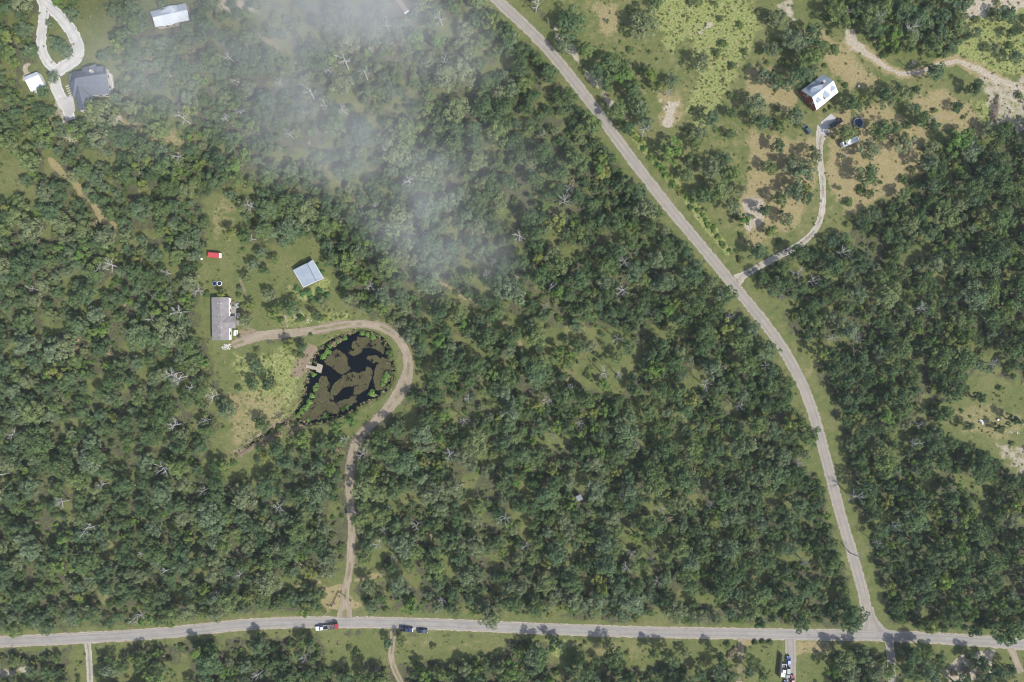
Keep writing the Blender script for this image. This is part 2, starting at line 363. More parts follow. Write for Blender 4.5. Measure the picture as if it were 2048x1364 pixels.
# dry yellow grass
for pts, w, s in [([(1555, 70), (1640, 60), (1720, 120), (1760, 170), (1700, 180), (1640, 120)], 22, .9),
                  ([(1480, 130), (1560, 140), (1610, 190), (1570, 230), (1500, 190)], 20, .9),
                  ([(1660, 220), (1780, 210), (1850, 260), (1850, 330), (1780, 390), (1700, 430), (1655, 380), (1650, 300)], 22, 1.0),
                  ([(1500, 260), (1640, 280), (1640, 380), (1600, 450), (1500, 500), (1470, 430), (1490, 330)], 22, .8),
                  ([(1780, 190), (1900, 180), (1990, 260), (1960, 280), (1880, 250)], 18, .75),
                  ([(1320, 180), (1370, 190), (1370, 250), (1320, 250)], 14, .7), ([(1180, 10), (1240, 0), (1235, 70), (1195, 70)], 16, .7),
                  ([(640, 1178), (690, 1170), (712, 1215), (655, 1222)], 9, .95), ([(430, 770), (580, 780), (560, 850), (470, 905)], 22, .55),
                  ([(415, 395), (480, 360), (480, 470), (430, 480)], 20, .45), ([(1090, 1275), (1300, 1280), (1200, 1322)], 14, .45), ([(1590, 1280), (1660, 1280), (1650, 1312), (1592, 1310)], 8, .75),
                  ([(1900, 820), (1990, 800), (2060, 850), (2010, 890), (1930, 870)], 16, .5), ([(800, 1280), (960, 1285), (900, 1305)], 12, .5), ([(1480, 1280), (1565, 1282), (1560, 1296), (1485, 1294)], 6, .8),
                  ([(40, 195), (130, 240), (130, 280), (80, 260)], 14, .6), ([(215, 225), (262, 238), (330, 262), (400, 285), (310, 292)], 12, .7), ([(120, 335), (200, 410), (210, 440), (160, 400)], 8, .8), ([(510, 55), (560, 95), (590, 130), (560, 140)], 12, .6)]:
    P('dry', 'poly', pts, w, s)
P('dry', 'poly', [(1320, 10), (1900, 120), (2000, 250), (1850, 340), (1700, 440), (1500, 540), (1400, 420), (1300, 260)], 40, .34); P('dry', 'poly', [(1080, -40), (1340, -40), (1300, 110), (1180, 150)], 30, .34); P('dry', 'line', SANDTRACK, 16, .8); P('dry', 'line', [(870, 560), (930, 592), (1000, 635), (1040, 690)], 9, .6); P('dry', 'line', TRAIL_L, 9, .9)
P('dry', 'line', [(a, b) for a, b in LOWER], 14, .55); P('dry', 'line', [(640, 1165), (620, 1150), (612, 1125)], 5, .8); P('dry', 'line', [(710, 1160), (770, 1148)], 7, .7)
# pale sand
for pts, w, s in [([(1920, -60), (2120, -60), (2120, 20), (1990, 15), (1935, 45), (1925, 20)], 14, .9), ([(1955, 150), (2120, 150), (2120, 270), (2030, 270), (1985, 250), (1960, 190)], 16, .56),
                  ([(1325, 205), (1362, 200), (1345, 245), (1330, 255)], 8, .9), ([(1080, 20), (1100, 40), (1140, 90), (1200, 170), (1250, 230), (1240, 240), (1150, 130)], 8, .7), ([(1490, 400), (1520, 400), (1530, 450), (1490, 470)], 10, .8),
                  ([(1985, 880), (2120, 900), (2120, 985), (2030, 960)], 16, .52), ([(1930, 1310), (1990, 1300), (1995, 1350), (1900, 1370), (1890, 1340)], 12, .85), ([(40, 130), (60, 125), (60, 175), (48, 170)], 6, .7),
                  ([(400, -30), (560, -30), (540, 20), (450, 30)], 18, .7), ([(0, 1335), (60, 1335), (50, 1350), (0, 1350)], 6, .7), ([(110, 170), (125, 200), (140, 240), (150, 280), (130, 270), (105, 200)], 8, .7), ([(1600, 60), (1560, 15), (1580, 0)], 8, .6), ([(1690, 60), (1710, 60), (1730, 110), (1705, 100)], 8, .7), ([(870, 585), (890, 585), (900, 600), (875, 600)], 6, .8),
                  ([(1400, 45), (1420, 50), (1410, 70), (1395, 65)], 6, .6), ([(215, 225), (245, 232), (240, 250), (220, 242)], 6, .8)]:
    P('sand', 'poly', pts, w, s)
P('sand', 'line', SANDTRACK, 7, .95); P('sand', 'line', [(1478, 545), (1520, 520), (1560, 505)], 5, .35)
# rank weeds (bright speckled)
for pts, w, s in [([(1370, 0), (1500, -20), (1520, 60), (1480, 130), (1450, 200), (1400, 260), (1370, 220), (1395, 140), (1380, 70)], 20, 1.), ([(1890, 30), (2120, -10), (2120, 160), (1985, 145), (1920, 110), (1905, 60)], 18, 1.),
                  ([(1310, 0), (1370, 0), (1370, 70), (1345, 110), (1320, 60)], 10, .9), ([(1940, 190), (2060, 200), (2040, 270), (1960, 260)], 16, .7), ([(455, 700), (600, 690), (600, 800), (520, 860), (470, 760)], 22, .6), ([(1090, 1280), (1130, 1280), (1120, 1320), (1090, 1310)], 8, .7),
                  ([(560, 560), (600, 580), (660, 560), (650, 600), (600, 610)], 12, .8), ([(560, 610), (740, 625), (700, 645), (560, 660)], 10, .5)]:
    P('weed', 'poly', pts, w, s)
P('weed', 'line', [(1225, 215), (1300, 310), (1380, 402), (1455, 500)], 12, .9); P('weed', 'line', [(430, 960), (480, 900), (570, 830)], 10, .5)
# bare brown earth
P('dirt', 'line', DRIVE, 12, .8); P('dirt', 'line', DRIVE_BR, 8, .6); P('dirt', 'line', CREEK, 12, .9)
P('dirt', 'poly', [(622, 690), (640, 700), (612, 745), (590, 748), (600, 710)], 6, .9); P('dirt', 'line', [(480, 560), (500, 610), (480, 650), (520, 665)], 5, .6); P('dirt', 'line', [(600, 600), (575, 570), (560, 610), (570, 660)], 4, .5)
for s in SPUR: P('dirt', 'line', s, 9, .5)
P('dirt', 'poly', [(470, 680), (490, 660), (560, 660), (560, 676), (490, 694)], 6, .9)

def covers(x, y):
    out = {k: np.zeros(x.shape) for k in ('grass', 'dry', 'sand', 'weed', 'dirt')}
    wob = (vnoise(x, y, 9, 21) - .5) * 12 + (vnoise(x, y, 30, 22) - .5) * 18
    for layer, kind, pts, w, s in PAINT:
        xs = [p[0] for p in pts]; ys = [p[1] for p in pts]; mg = w * 2 + 25
        m = (x > min(xs) - mg) & (x < max(xs) + mg) & (y > min(ys) - mg) & (y < max(ys) + mg)
        if not m.any(): continue
        xx, yy, ww = x[m], y[m], wob[m]
        if kind == 'poly': t = np.clip(.5 - (sd_poly(xx, yy, pts) + ww) / (2 * w), 0, 1)
        else: t = np.clip((w - sd_line(xx, yy, pts) - ww * min(1, w / 30)) / (w * .6), 0, 1)
        out[layer][m] = np.maximum(out[layer][m], t * t * (3 - 2 * t) * s)
    g = np.clip(.5 + gaps(x, y) * 7, 0, 1); out['grass'] = np.maximum(out['grass'], g * .8); out['dry'] = np.maximum(out['dry'], g * .42 * np.clip(vnoise(x, y, 120, 33) * 2 - .8, 0, 1)); out['grass'] = np.maximum(out['grass'], .40)
    return out

# ------------------------------------------------------------------ ground
def ground_material():
    n = N(bpy.data.materials.new('ground_cover')); p = n.pos()
    big = n.noise(.05, p, 3); mid = n.noise(.35, p, 4, .6); fine = n.noise(1.15, p, 5, .72)
    def layer(base, name, color, sharp=.16):
        f = n.math('ADD', n.attr(name), n.math('MULTIPLY', n.math('SUBTRACT', mid, .5), .8))
        f = n.math('ADD', f, n.math('MULTIPLY', n.math('SUBTRACT', fine, .5), .85))
        return n.mix(n.step(f, .5 - sharp, .5 + sharp), base, color)
    f2 = n.step(fine, .38, .62)
    litter = n.mix(n.step(mid, .35, .65), (.056, .052, .034), (.046, .066, .026))
    litter = n.mix(n.math('MULTIPLY', f2, .7), litter, (.105, .092, .066))
    grass = n.mix(n.step(mid, .3, .7), (.088, .110, .036), (.138, .138, .056))
    grass = n.mix(n.math('MULTIPLY', n.step(big, .45, .65), .5), grass, (.172, .158, .072))
    grass = n.mix(n.math('MULTIPLY', f2, .6), grass, (.070, .094, .030))
    dry = n.mix(n.step(mid, .3, .7), (.225, .180, .092), (.170, .150, .062)); dry = n.mix(n.math('MULTIPLY', f2, .5), dry, (.29, .245, .145))
    sand = n.mix(f2, (.36, .32, .26), (.25, .215, .155))
    weed = n.mix(f2, (.098, .140, .038), (.235, .235, .092)); weed = n.mix(n.math('MULTIPLY', n.step(mid, .5, .75), .5), weed, (.31, .285, .15))
    dirt = n.mix(f2, (.16, .125, .085), (.21, .165, .115))
    c = layer(litter, 'grass', grass, .2); c = layer(c, 'weed', weed, .2); c = layer(c, 'dry', dry, .2); c = layer(c, 'dirt', dirt, .15); c = layer(c, 'sand', sand, .13)
    b = n.math('ADD', n.math('MULTIPLY', mid, .6), fine)
    return n.surf(n.bsdf(c, .95, .08, 0, b, .5, .35))
M['ground'] = ground_material()
def grid_axis(lo, hi, step, outer):
    core = list(np.arange(lo, hi + .01, step)); return np.array([-o for o in outer[::-1]] + core + outer)
gx = grid_axis(-246, 246, .8, [300., 420., 700., 1500., 5000.]); gy = grid_axis(-168, 168, .8, [230., 350., 700., 1500., 5000.])
GX, GY = np.meshgrid(gx, gy)
px, py = GX.ravel() / K + 1024, 682 - GY.ravel() / K
gz = ground_z(px, py); cov = covers(px, py)
def ground():
    nx, ny = len(gx), len(gy)
    me = bpy.data.meshes.new('ground'); nv = nx * ny; nf = (nx - 1) * (ny - 1)
    me.vertices.add(nv); me.vertices.foreach_set('co', np.stack([GX.ravel(), GY.ravel(), gz], 1).astype(np.float32).ravel())
    i = np.arange(nx - 1)[None, :] + nx * np.arange(ny - 1)[:, None]
    q = np.stack([i, i + 1, i + 1 + nx, i + nx], -1).reshape(-1)
    me.loops.add(nf * 4); me.loops.foreach_set('vertex_index', q.astype(np.int32))
    me.polygons.add(nf); me.polygons.foreach_set('loop_start', np.arange(0, nf * 4, 4, dtype=np.int32)); me.update()
    for k, v in cov.items():
        a = me.attributes.new(k, 'FLOAT', 'POINT'); a.data.foreach_set('value', v.astype(np.float32))
    me.materials.append(M['ground']); me.polygons.foreach_set('use_smooth', [True] * nf)
    o = link(bpy.data.objects.new('ground', me)); tag(o, 'rough grass and leaf-littered sandy ground', None, None, 'structure')
ground()

# ------------------------------------------------------------------ roads and tracks: ribbons with ragged edges
def road_material(name, c1, c2, dark, tracks=None, edge=.75, verge=(.15, .14, .07), patch=.5):
    n = N(bpy.data.materials.new(name)); p = n.pos()
    uv = n.n('ShaderNodeUVMap', uv_map='UVMap'); sep = n.n('ShaderNodeSeparateXYZ'); n.l(uv.outputs[0], sep.inputs[0])
    ac = n.math('ABSOLUTE', n.math('SUBTRACT', n.math('MULTIPLY', sep.outputs[0], 2.0), 1.0))
    mid = n.noise(.25, p, 4, .6); fine = n.noise(2.2, p, 4, .65)
    c = n.mix(n.step(mid, .35, .65), c1, c2); c = n.mix(n.math('MULTIPLY', n.step(fine, .35, .7), .2), c, tuple(x * .75 for x in c1))
    c = n.mix(n.math('MULTIPLY', n.step(n.noise(.12, p, 5, .75), .54, .64), patch), c, dark)
    st = n.n('ShaderNodeMapping'); st.inputs['Scale'].default_value = (9.0, .05, 1); n.l(uv.outputs[0], st.inputs[0])
    wt = n.math('SUBTRACT', 1.0, n.step(n.math('ABSOLUTE', n.math('SUBTRACT', ac, .46)), .06, .24))
    c = n.mix(n.math('MULTIPLY', wt, .45), c, tuple(x * .78 for x in c1))
    c = n.mix(n.math('MULTIPLY', n.step(ac, .66, .9), .45), c, tuple(min(1, x * 1.12) for x in c2))
    c = n.mix(n.math('MULTIPLY', n.step(n.noise(1.0, st.outputs[0], 3), .45, .7), .35), c, tuple(x * 1.25 for x in c2))
    c = n.mix(n.math('MULTIPLY', n.step(n.noise(.6, p, 6, .8), .62, .66), .35), c, tuple(x * .5 for x in c1))
    if tracks is not None:
        t = n.math('ADD', ac, n.math('MULTIPLY', n.math('SUBTRACT', n.noise(.8, p, 3), .5), .5))
        c = n.mix(n.math('MULTIPLY', n.math('SUBTRACT', 1.0, n.step(t, .12, .36)), n.step(n.noise(.11, p, 3), .40, .58)), c, tracks)
    e = n.math('ADD', ac, n.math('MULTIPLY', n.math('SUBTRACT', n.noise(.7, p, 4, .65), .5), .45))
    tr = n.n('ShaderNodeBsdfTransparent'); ms = n.n('ShaderNodeMixShader'); n.l(n.step(e, edge, edge + .14), ms.inputs[0])
    n.l(n.bsdf(c, .9, .15, 0, fine, .3, .03), ms.inputs[1]); n.l(tr.outputs[0], ms.inputs[2])
    return n.surf(ms.outputs[0])
M['asphalt'] = road_material('pale_asphalt', (.212, .200, .184), (.246, .231, .209), (.156, .150, .148), None, .86)
M['chipseal'] = road_material('tan_chipseal', (.214, .197, .170), (.248, .226, .192), (.176, .164, .150), None, .88, patch=.3)
M['shoulder'] = road_material('pale_shoulder_gravel', (.33, .29, .235), (.26, .225, .165), (.17, .15, .09), None, .72)
M['dirttrack'] = road_material('brown_dirt_track', (.225, .185, .135), (.270, .222, .165), (.190, .172, .145), (.140, .132, .070), .66)
M['gravel'] = road_material('pale_gravel_track', (.29, .262, .22), (.36, .33, .285), (.22, .205, .175), (.19, .17, .12), .76)
M['whitegravel'] = road_material('white_gravel', (.36, .35, .33), (.43, .42, .395), (.27, .255, .225), None, .84)

def ribbon(name, pts, hw, z, m, label, jit=.06, step=6, seed=1):
    pts = smooth(pts, 2); out = []; acc = 0.0
    d = [0.0]
    for a, b in zip(pts[:-1], pts[1:]): d.append(d[-1] + math.hypot(b[0] - a[0], b[1] - a[1]))
    nseg = max(3, int(d[-1] / step)); rr = random.Random(seed); vs = []; uvs = []
    j = 0
    for i in range(nseg + 1):
        t = d[-1] * i / nseg
        while j < len(d) - 2 and d[j + 1] < t: j += 1
        f = (t - d[j]) / max(1e-6, d[j + 1] - d[j]); a, b = pts[j], pts[j + 1]
        x, y = a[0] + (b[0] - a[0]) * f, a[1] + (b[1] - a[1]) * f
        dx, dy = b[0] - a[0], b[1] - a[1]; L = math.hypot(dx, dy) + 1e-9
        w = hw(t / d[-1]) if callable(hw) else hw
        for s, uu in ((-1, 0), (-.33, .335), (.33, .665), (1, 1)):
            ww = w * s * (1 + (rr.random() - .5) * 2 * jit if abs(s) == 1 else 1)
            p = U(x - dy / L * ww, y + dx / L * ww, 0); vs.append((p.x, p.y, z)); uvs.append((uu, t * K))
    fs = []
    for i in range(nseg):
        for k in range(3):
            a = i * 4 + k; fs.append((a, a + 4, a + 5, a + 1))
    me = bpy.data.meshes.new(name); me.from_pydata(vs, [], fs); me.update(); me.materials.append(m)
    uv = me.uv_layers.new(name='UVMap')
    for lp in me.loops: uv.data[lp.index].uv = uvs[lp.vertex_index]
    # face up
    if me.polygons[0].normal.z < 0: me.flip_normals()
    return tag(link(bpy.data.objects.new(name, me)), label, None, None, 'structure')

ribbon('road_shoulder', LOWER, 15, .012, M['shoulder'], 'pale gravel shoulders of the lower road', seed=2)
ribbon('road_shoulder', DIAG, 14, .020, M['shoulder'], 'pale gravel shoulders of the diagonal road', seed=3)
ribbon('road', DIAG, 10.2, .036, M['chipseal'], 'tan chip-sealed road running diagonally down to the junction', .05, seed=4)
ribbon('road', LOWER, 10, .046, M['asphalt'], 'patched grey asphalt road along the bottom', .05, seed=5)
ribbon('junction_apron', [(1738, 1215), (1742, 1240), (1744, 1266)], lambda t: 9.6 + 32 * t ** 2.6, .042, M['chipseal'], 'flared apron where the two roads meet', .03, 5, 6)
ribbon('dirt_driveway', DRIVE, lambda t: 10.2 + 8 * math.exp(-((t - .52) / .06) ** 2) + 3 * math.exp(-((t - .93) / .06) ** 2) + 12 * math.exp(-(t / .03) ** 2), .028, M['dirttrack'], 'brown dirt driveway winding from the gate round the pond', .1, seed=7)
ribbon('gravel_driveway', DRIVE_BR, lambda t: 7.5 + 8 * math.exp(-(t / .03) ** 2) + 9 * math.exp(-((t - 1) / .06) ** 2), .030, M['gravel'], 'pale two-track driveway to the brick house', .1, seed=8)
ribbon('white_driveway', WHITE1, 11, .026, M['whitegravel'], 'white gravel driveway, western arm of the loop', .08, seed=9)
ribbon('white_driveway', WHITE2, lambda t: 11 + 3 * math.sin(t * 3.1), .032, M['whitegravel'], 'white gravel driveway, eastern arm of the loop', .08, seed=10)
for i, s in enumerate(SPUR):
    ribbon('side_driveway', s, (7.5, 8, 8, 11.5, 9, 9)[i], .024, M['chipseal' if i in (3, 4) else ('gravel' if i == 0 else 'dirttrack')], ['dirt side drive at the western end of the lower road', 'dirt side drive beside the two blue vehicles', 'narrow dirt drive west of the parked cars', 'paved parking drive with parked cars', 'paved side road opposite the junction', 'short dirt drive at the eastern end of the lower road'][i], .08, seed=20 + i)
def sheet(name, poly, z, m, label, kind='structure'):
    n = len(poly); me = bpy.data.meshes.new(name); me.from_pydata([(U(a, b).x, U(a, b).y, z) for a, b in poly], [], [tuple(range(n))]); me.update(); me.materials.append(m)
    if me.polygons[0].normal.z < 0: me.flip_normals()
    return tag(link(bpy.data.objects.new(name, me)), label, None, None, kind)
sheet('parking_pad', [(1637, 258), (1642, 244), (1652, 236), (1662, 227), (1669, 234), (1677, 243), (1668, 252), (1655, 258), (1650, 270), (1640, 268)], .052, M['concrete'], 'grey concrete parking pad below the brick house')
sheet('concrete_apron', [(118, 196), (146, 192), (151, 221), (138, 236), (128, 222)], .050, M['concrete'], 'pale concrete apron at the garage of the dark-roofed house')

# ------------------------------------------------------------------ pond
def pond_material():
    n = N(bpy.data.materials.new('dark_pond_water')); p = n.pos()
    return n.surf(n.bsdf((.0015, .003, .005), .12, .11, 0, n.noise(.8, p, 3), .05, .05))
M['water'] = pond_material()
pw = [(a + (a - 690) * .02, b + (b - 755) * .02) for a, b in POND]
sheet('water', pw, -.32, M['water'], 'still dark water of the pond')
sheet('water', [(592, 832), (575, 838), (550, 853), (520, 870), (492, 890), (496, 898), (522, 880), (552, 863), (580, 850), (596, 846)], -.38, M['water'], 'narrow ditch water draining the pond')
def algae_mat():
    n = N(bpy.data.materials.new('olive_algae')); p = n.pos()
    c = n.mix(n.step(n.noise(.25, p, 4), .35, .65), (.050, .044, .019), (.066, .062, .024)); c = n.mix(n.math('MULTIPLY', n.step(n.noise(1.6, p, 4), .4, .7), .5), c, (.034, .028, .016))
    hole = n.math('ADD', n.math('MULTIPLY', n.noise(.28, p, 3, .6), .65), n.math('MULTIPLY', n.noise(1.3, p, 4, .7), .45))
    ms = n.n('ShaderNodeMixShader'); n.l(n.step(hole, .615, .66), ms.inputs[0]); n.l(n.bsdf(c, .75, .2, 0, n.noise(2.5, p, 4), .4, .05), ms.inputs[1]); n.l(n.n('ShaderNodeBsdfTransparent').outputs[0], ms.inputs[2])
    return n.surf(ms.outputs[0])
M['algae'] = algae_mat()
ALG = [([(703, 690), (715, 675), (740, 672), (760, 682), (768, 700), (766, 708), (745, 696), (722, 697), (705, 697)], 'broad olive algae mat along the north-east shore'),
       ([(648, 724), (660, 705), (672, 698), (684, 705), (694, 715), (698, 728), (700, 738), (686, 748), (672, 741), (660, 732)], 'olive algae mat east of the dock'),
       ([(692, 702), (705, 701), (712, 696), (724, 697), (727, 703), (718, 707), (709, 712), (700, 712)], 'small pale algae raft near the pond centre'),
       ([(734, 716), (744, 709), (756, 711), (762, 718), (757, 724), (745, 726), (737, 722)], 'small round algae raft off the east shore'),
       ([(752, 732), (766, 716), (780, 718), (784, 740), (778, 760), (763, 782), (752, 782), (745, 760), (748, 742)], 'algae mat on the east side of the pond'),
       ([(662, 780), (684, 752), (702, 744), (722, 745), (735, 735), (746, 740), (738, 768), (728, 782), (718, 790), (708, 788), (712, 770), (700, 772), (684, 778), (672, 792), (662, 790)], 'long lobed algae mat across the pond middle'),
       ([(598, 836), (612, 812), (626, 798), (634, 770), (642, 752), (654, 755), (660, 768), (656, 782), (668, 796), (668, 806), (690, 800), (712, 792), (712, 806), (690, 818), (660, 832), (625, 842), (606, 842)], 'largest algae mat over the southern pond')]
def jag(poly, amp, n, seed, close=True):
    rr = random.Random(seed); out = []
    for i in range(len(poly)):
        a, b = poly[i], poly[(i + 1) % len(poly)]; L = math.hypot(b[0] - a[0], b[1] - a[1]); m = max(1, int(L / n))
        for k in range(m):
            f = k / m; out.append((a[0] + (b[0] - a[0]) * f + rr.uniform(-amp, amp), a[1] + (b[1] - a[1]) * f + rr.uniform(-amp, amp)))
    return out
def tri_slab(name, poly2d, z, t, m):
    """jagged flat piece with a real edge"""
    import mathutils.geometry as mg
    v3 = [Vector((U(a, b).x, U(a, b).y, 0)) for a, b in poly2d]
    tris = mg.tessellate_polygon([v3]); n = len(v3)
    vs = [(p.x, p.y, z) for p in v3] + [(p.x, p.y, z - t) for p in v3]
    fs = [tuple(tr) for tr in tris] + [(k, (k + 1) % n, n + (k + 1) % n, n + k) for k in range(n)]
    me = bpy.data.meshes.new(name); me.from_pydata(vs, [], fs); me.update(); me.materials.append(m)
    return link(bpy.data.objects.new(name, me))
for i, (poly, lab) in enumerate(ALG):
    tag(tri_slab('algae_mat', jag(jag(poly, 2.4, 6, 40 + i), 1.0, 1.7, 90 + i), -.295 + i * .003, .04, M['algae']), lab, 'algae', 'algae mats floating on the pond')

# ------------------------------------------------------------------ leaf meshes
def leaf_cloud(name, lobes, ncards, size, m, seed, up=.35, shape=.8):
    """many leaf-sized kites spread over lobes (cx,cy,cz,r); one mesh"""
    g = np.random.default_rng(seed); L = np.array(lobes, float); w = L[:, 3] ** 2; w /= w.sum()
    k = g.choice(len(L), ncards, p=w); d = g.normal(size=(ncards, 3)); d[:, 2] = np.abs(d[:, 2]) * 1.0 - .25
    d /= np.linalg.norm(d, axis=1)[:, None]
    pos = L[k, :3] + d * (L[k, 3] * g.uniform(.62, 1.06, ncards))[:, None] * np.array([1, 1, shape])
    nrm = d * .55 + g.normal(size=(ncards, 3)) * .38; nrm[:, 2] += up; nrm /= np.linalg.norm(nrm, axis=1)[:, None]
    t = np.cross(nrm, g.normal(size=(ncards, 3))); t /= np.linalg.norm(t, axis=1)[:, None]; b = np.cross(nrm, t)
    s = size * g.uniform(.55, 1.35, ncards)
    c = []
    for (u, v) in ((-1, 0), (-.1, -.62), (1, .05), (.15, .62)):
        c.append(pos + t * (u * s * g.uniform(.7, 1.2, ncards))[:, None] + b * (v * s * g.uniform(.7, 1.2, ncards))[:, None] + nrm * (g.uniform(-.12, .12, ncards) * s)[:, None])
    V = np.stack(c, 1).reshape(-1, 3)
    me = bpy.data.meshes.new(name); me.vertices.add(len(V)); me.vertices.foreach_set('co', V.astype(np.float32).ravel())
    me.loops.add(ncards * 4); me.loops.foreach_set('vertex_index', np.arange(ncards * 4, dtype=np.int32))
    me.polygons.add(ncards); me.polygons.foreach_set('loop_start', np.arange(0, ncards * 4, 4, dtype=np.int32)); me.update()
    a = me.attributes.new('tint', 'FLOAT', 'FACE')
    lob_t = g.uniform(.25, .75, len(L)); tint = np.clip(lob_t[k] * .55 + g.random(ncards) * .5, 0, 1); a.data.foreach_set('value', tint.astype(np.float32))
    me.materials.append(m); return me

def oak_lobes(seed, Rr=3.4, h0=3.6, n=9, dome=2.6):
    g = random.Random(seed); out = [(g.uniform(-.3, .3), g.uniform(-.3, .3), h0 + dome * .55, Rr * .42)]
    ex = g.uniform(.8, 1.0), g.uniform(0, 3.14)
    for i in range(n):
        a = 2 * math.pi * (i + g.uniform(-.45, .45)) / n; r = Rr * g.uniform(.45, .92) * (ex[0] if abs(math.sin(a - ex[1])) > .7 else 1.05)
        out.append((math.cos(a) * r, math.sin(a) * r, h0 + dome * g.uniform(-.05, .55), Rr * g.uniform(.17, .32)))
    for i in range(6):
        a = g.uniform(0, 6.28); r = Rr * g.uniform(.2, .5); out.append((math.cos(a) * r, math.sin(a) * r, h0 + dome * g.uniform(.4, 1.0), Rr * g.uniform(.18, .3)))
    return out
def trunk_mesh(name, seed, h0, Rr, m):
    g = random.Random(seed); b = MB(); lean = (g.uniform(-.4, .4), g.uniform(-.4, .4))
    top = Vector((lean[0], lean[1], h0 + .8))
    b.tube([(0, 0, -.15), (lean[0] * .3, lean[1] * .3, h0 * .45), top], [.26, .20, .13], 7)
    for i in range(6):
        a = 2 * math.pi * (i + g.uniform(-.3, .3)) / 6; r = Rr * g.uniform(.45, .7); s = Vector((lean[0] * .5, lean[1] * .5, h0 * g.uniform(.55, .95)))
        e = Vector((math.cos(a) * r, math.sin(a) * r, h0 + g.uniform(.6, 2.0))); mdl = (s + e) / 2 + Vector((0, 0, g.uniform(.1, .5)))
        b.tube([s, mdl, e], [.11, .075, .03], 5)
        b.tube([mdl, mdl + (e - mdl).normalized() * .8 + Vector((g.uniform(-.8, .8), g.uniform(-.8, .8), .5))], [.05, .02], 4)
    return b.mesh(name, m)

KIND = {}
def add_kind(kind, name, n, R0, h0, dome, cards, size, m, nl=9, up=.35, shape=.8):
    KIND[kind] = []
    for i in range(n):
        s = 100 * len(KIND) + i
        KIND[kind].append((leaf_cloud('crown', oak_lobes(s, R0, h0, nl, dome), cards, size, m, s, up, shape), trunk_mesh('trunk', s, h0, R0, M['bark'])))
add_kind('oak', 'oak_tree', 8, 3.4, 3.6, 2.8, 1100, .30, M['oak'], 13)
add_kind('darkoak', 'oak_tree', 5, 3.4, 3.8, 3.0, 1100, .30, M['darkoak'], 13)
add_kind('leafy', 'leafy_tree', 3, 2.7, 3.0, 2.8, 620, .34, M['leafy'], 7)
add_kind('cedar', 'cedar_tree', 3, 2.2, 1.4, 4.6, 620, .27, M['cedar'], 8, .5, 1.1)
NAME = {'darkoak': 'oak_tree', 'oak': 'oak_tree', 'leafy': 'leafy_tree', 'cedar': 'cedar_tree'}
R0 = {'darkoak': 3.4, 'oak': 3.4, 'leafy': 2.7, 'cedar': 2.2}

def dead_mesh(seed, spread, hgt, twigs, fine):
    """trunk mesh and branch mesh of a bare tree"""
    g = random.Random(seed); tr = MB(); br = MB()
    lean = Vector((g.uniform(-.9, .9), g.uniform(-.9, .9), 0)); tip = lean + Vector((0, 0, hgt))
    tr.tube([(0, 0, -.15), lean * .35 + Vector((0, 0, hgt * .4)), lean * .8 + Vector((0, 0, hgt * .75)), tip], [.24, .19, .13, .05], 7)
    def grow(p, d, L, r, depth):
        q = p + d * L * .55 + Vector((g.uniform(-1, 1), g.uniform(-1, 1), g.uniform(-.5, .6))) * L * .1
        e = q + (d + Vector((g.uniform(-.5, .5), g.uniform(-.5, .5), g.uniform(-.1, .45)))).normalized() * L * .5
        br.tube([p, q, e], [r, r * .75, r * .45], 4, False)
        if depth <= 0: return
        for s, f in ((q, .75), (e, .7)) if depth > 1 else ((q, .7), (e, .65), (e, .6)):
            for _ in range(twigs if depth == 1 else 2):
                nd = (d + Vector((g.uniform(-1, 1), g.uniform(-1, 1), g.uniform(-.35, .6))) * .85).normalized(); grow(s, nd, L * f * g.uniform(.7, 1.05), r * .55, depth - 1)
    n = 6
    for i in range(n):
        a = 2 * math.pi * (i + g.uniform(-.35, .35)) / n; z = hgt * g.uniform(.42, .85); p = lean * (z / hgt) + Vector((0, 0, z))
        grow(p, Vector((math.cos(a), math.sin(a), g.uniform(.15, .6))).normalized(), spread * g.uniform(.4, .6), .10 if not fine else .06, 2)
    return br.mesh('branches', M['deadwood']), tr.mesh('trunk', M['deadwood'])
DEADK = [dead_mesh(900 + i, 3.1, 6.5, 1, False) for i in range(4)] + [dead_mesh(950 + i, 2.3, 5.0, 2, True) for i in range(3)]

# ------------------------------------------------------------------ where the trees stand
LAND = [('the pond', 695, 750), ('the taupe-roofed house', 441, 638), ('the blue-grey metal barn', 616, 546), ('the red trailer', 432, 511), ('the dark-roofed house', 182, 178), ('the small white shed', 68, 163),
        ('the pale metal-roofed house', 342, 32), ('the brick house', 1640, 183), ('the trampoline', 1715, 247), ('the brush pile', 1988, 222), ('the grey lookout hut', 1157, 992), ('the entrance fence', 680, 1195),
        ('the road junction', 1738, 1266), ('the road bend', 1592, 740), ('the two-track drive', 1476, 560), ('the two blue vehicles', 828, 1257), ('the parked cars', 1575, 1335), ('the scrap heap', 1960, 842),
        ('the western drive', 178, 1300), ('the sunny glade', 1170, 715), ('the pale western meadow', 15, 352), ('the slatted trailer', 805, 12), ('the sandy field track', 1850, 140), ('the creek end', 470, 910), ('the weedy field', 1440, 110)]
DIRS = ['east', 'north-east', 'north', 'north-west', 'west', 'south-west', 'south', 'south-east']
ORD = ['first', 'second', 'third', 'fourth', 'fifth', 'sixth', 'seventh', 'eighth', 'ninth', 'tenth', 'eleventh', 'twelfth', 'thirteenth', 'fourteenth', 'fifteenth', 'sixteenth', 'seventeenth', 'eighteenth', 'nineteenth', 'twentieth']
SEEN = {}
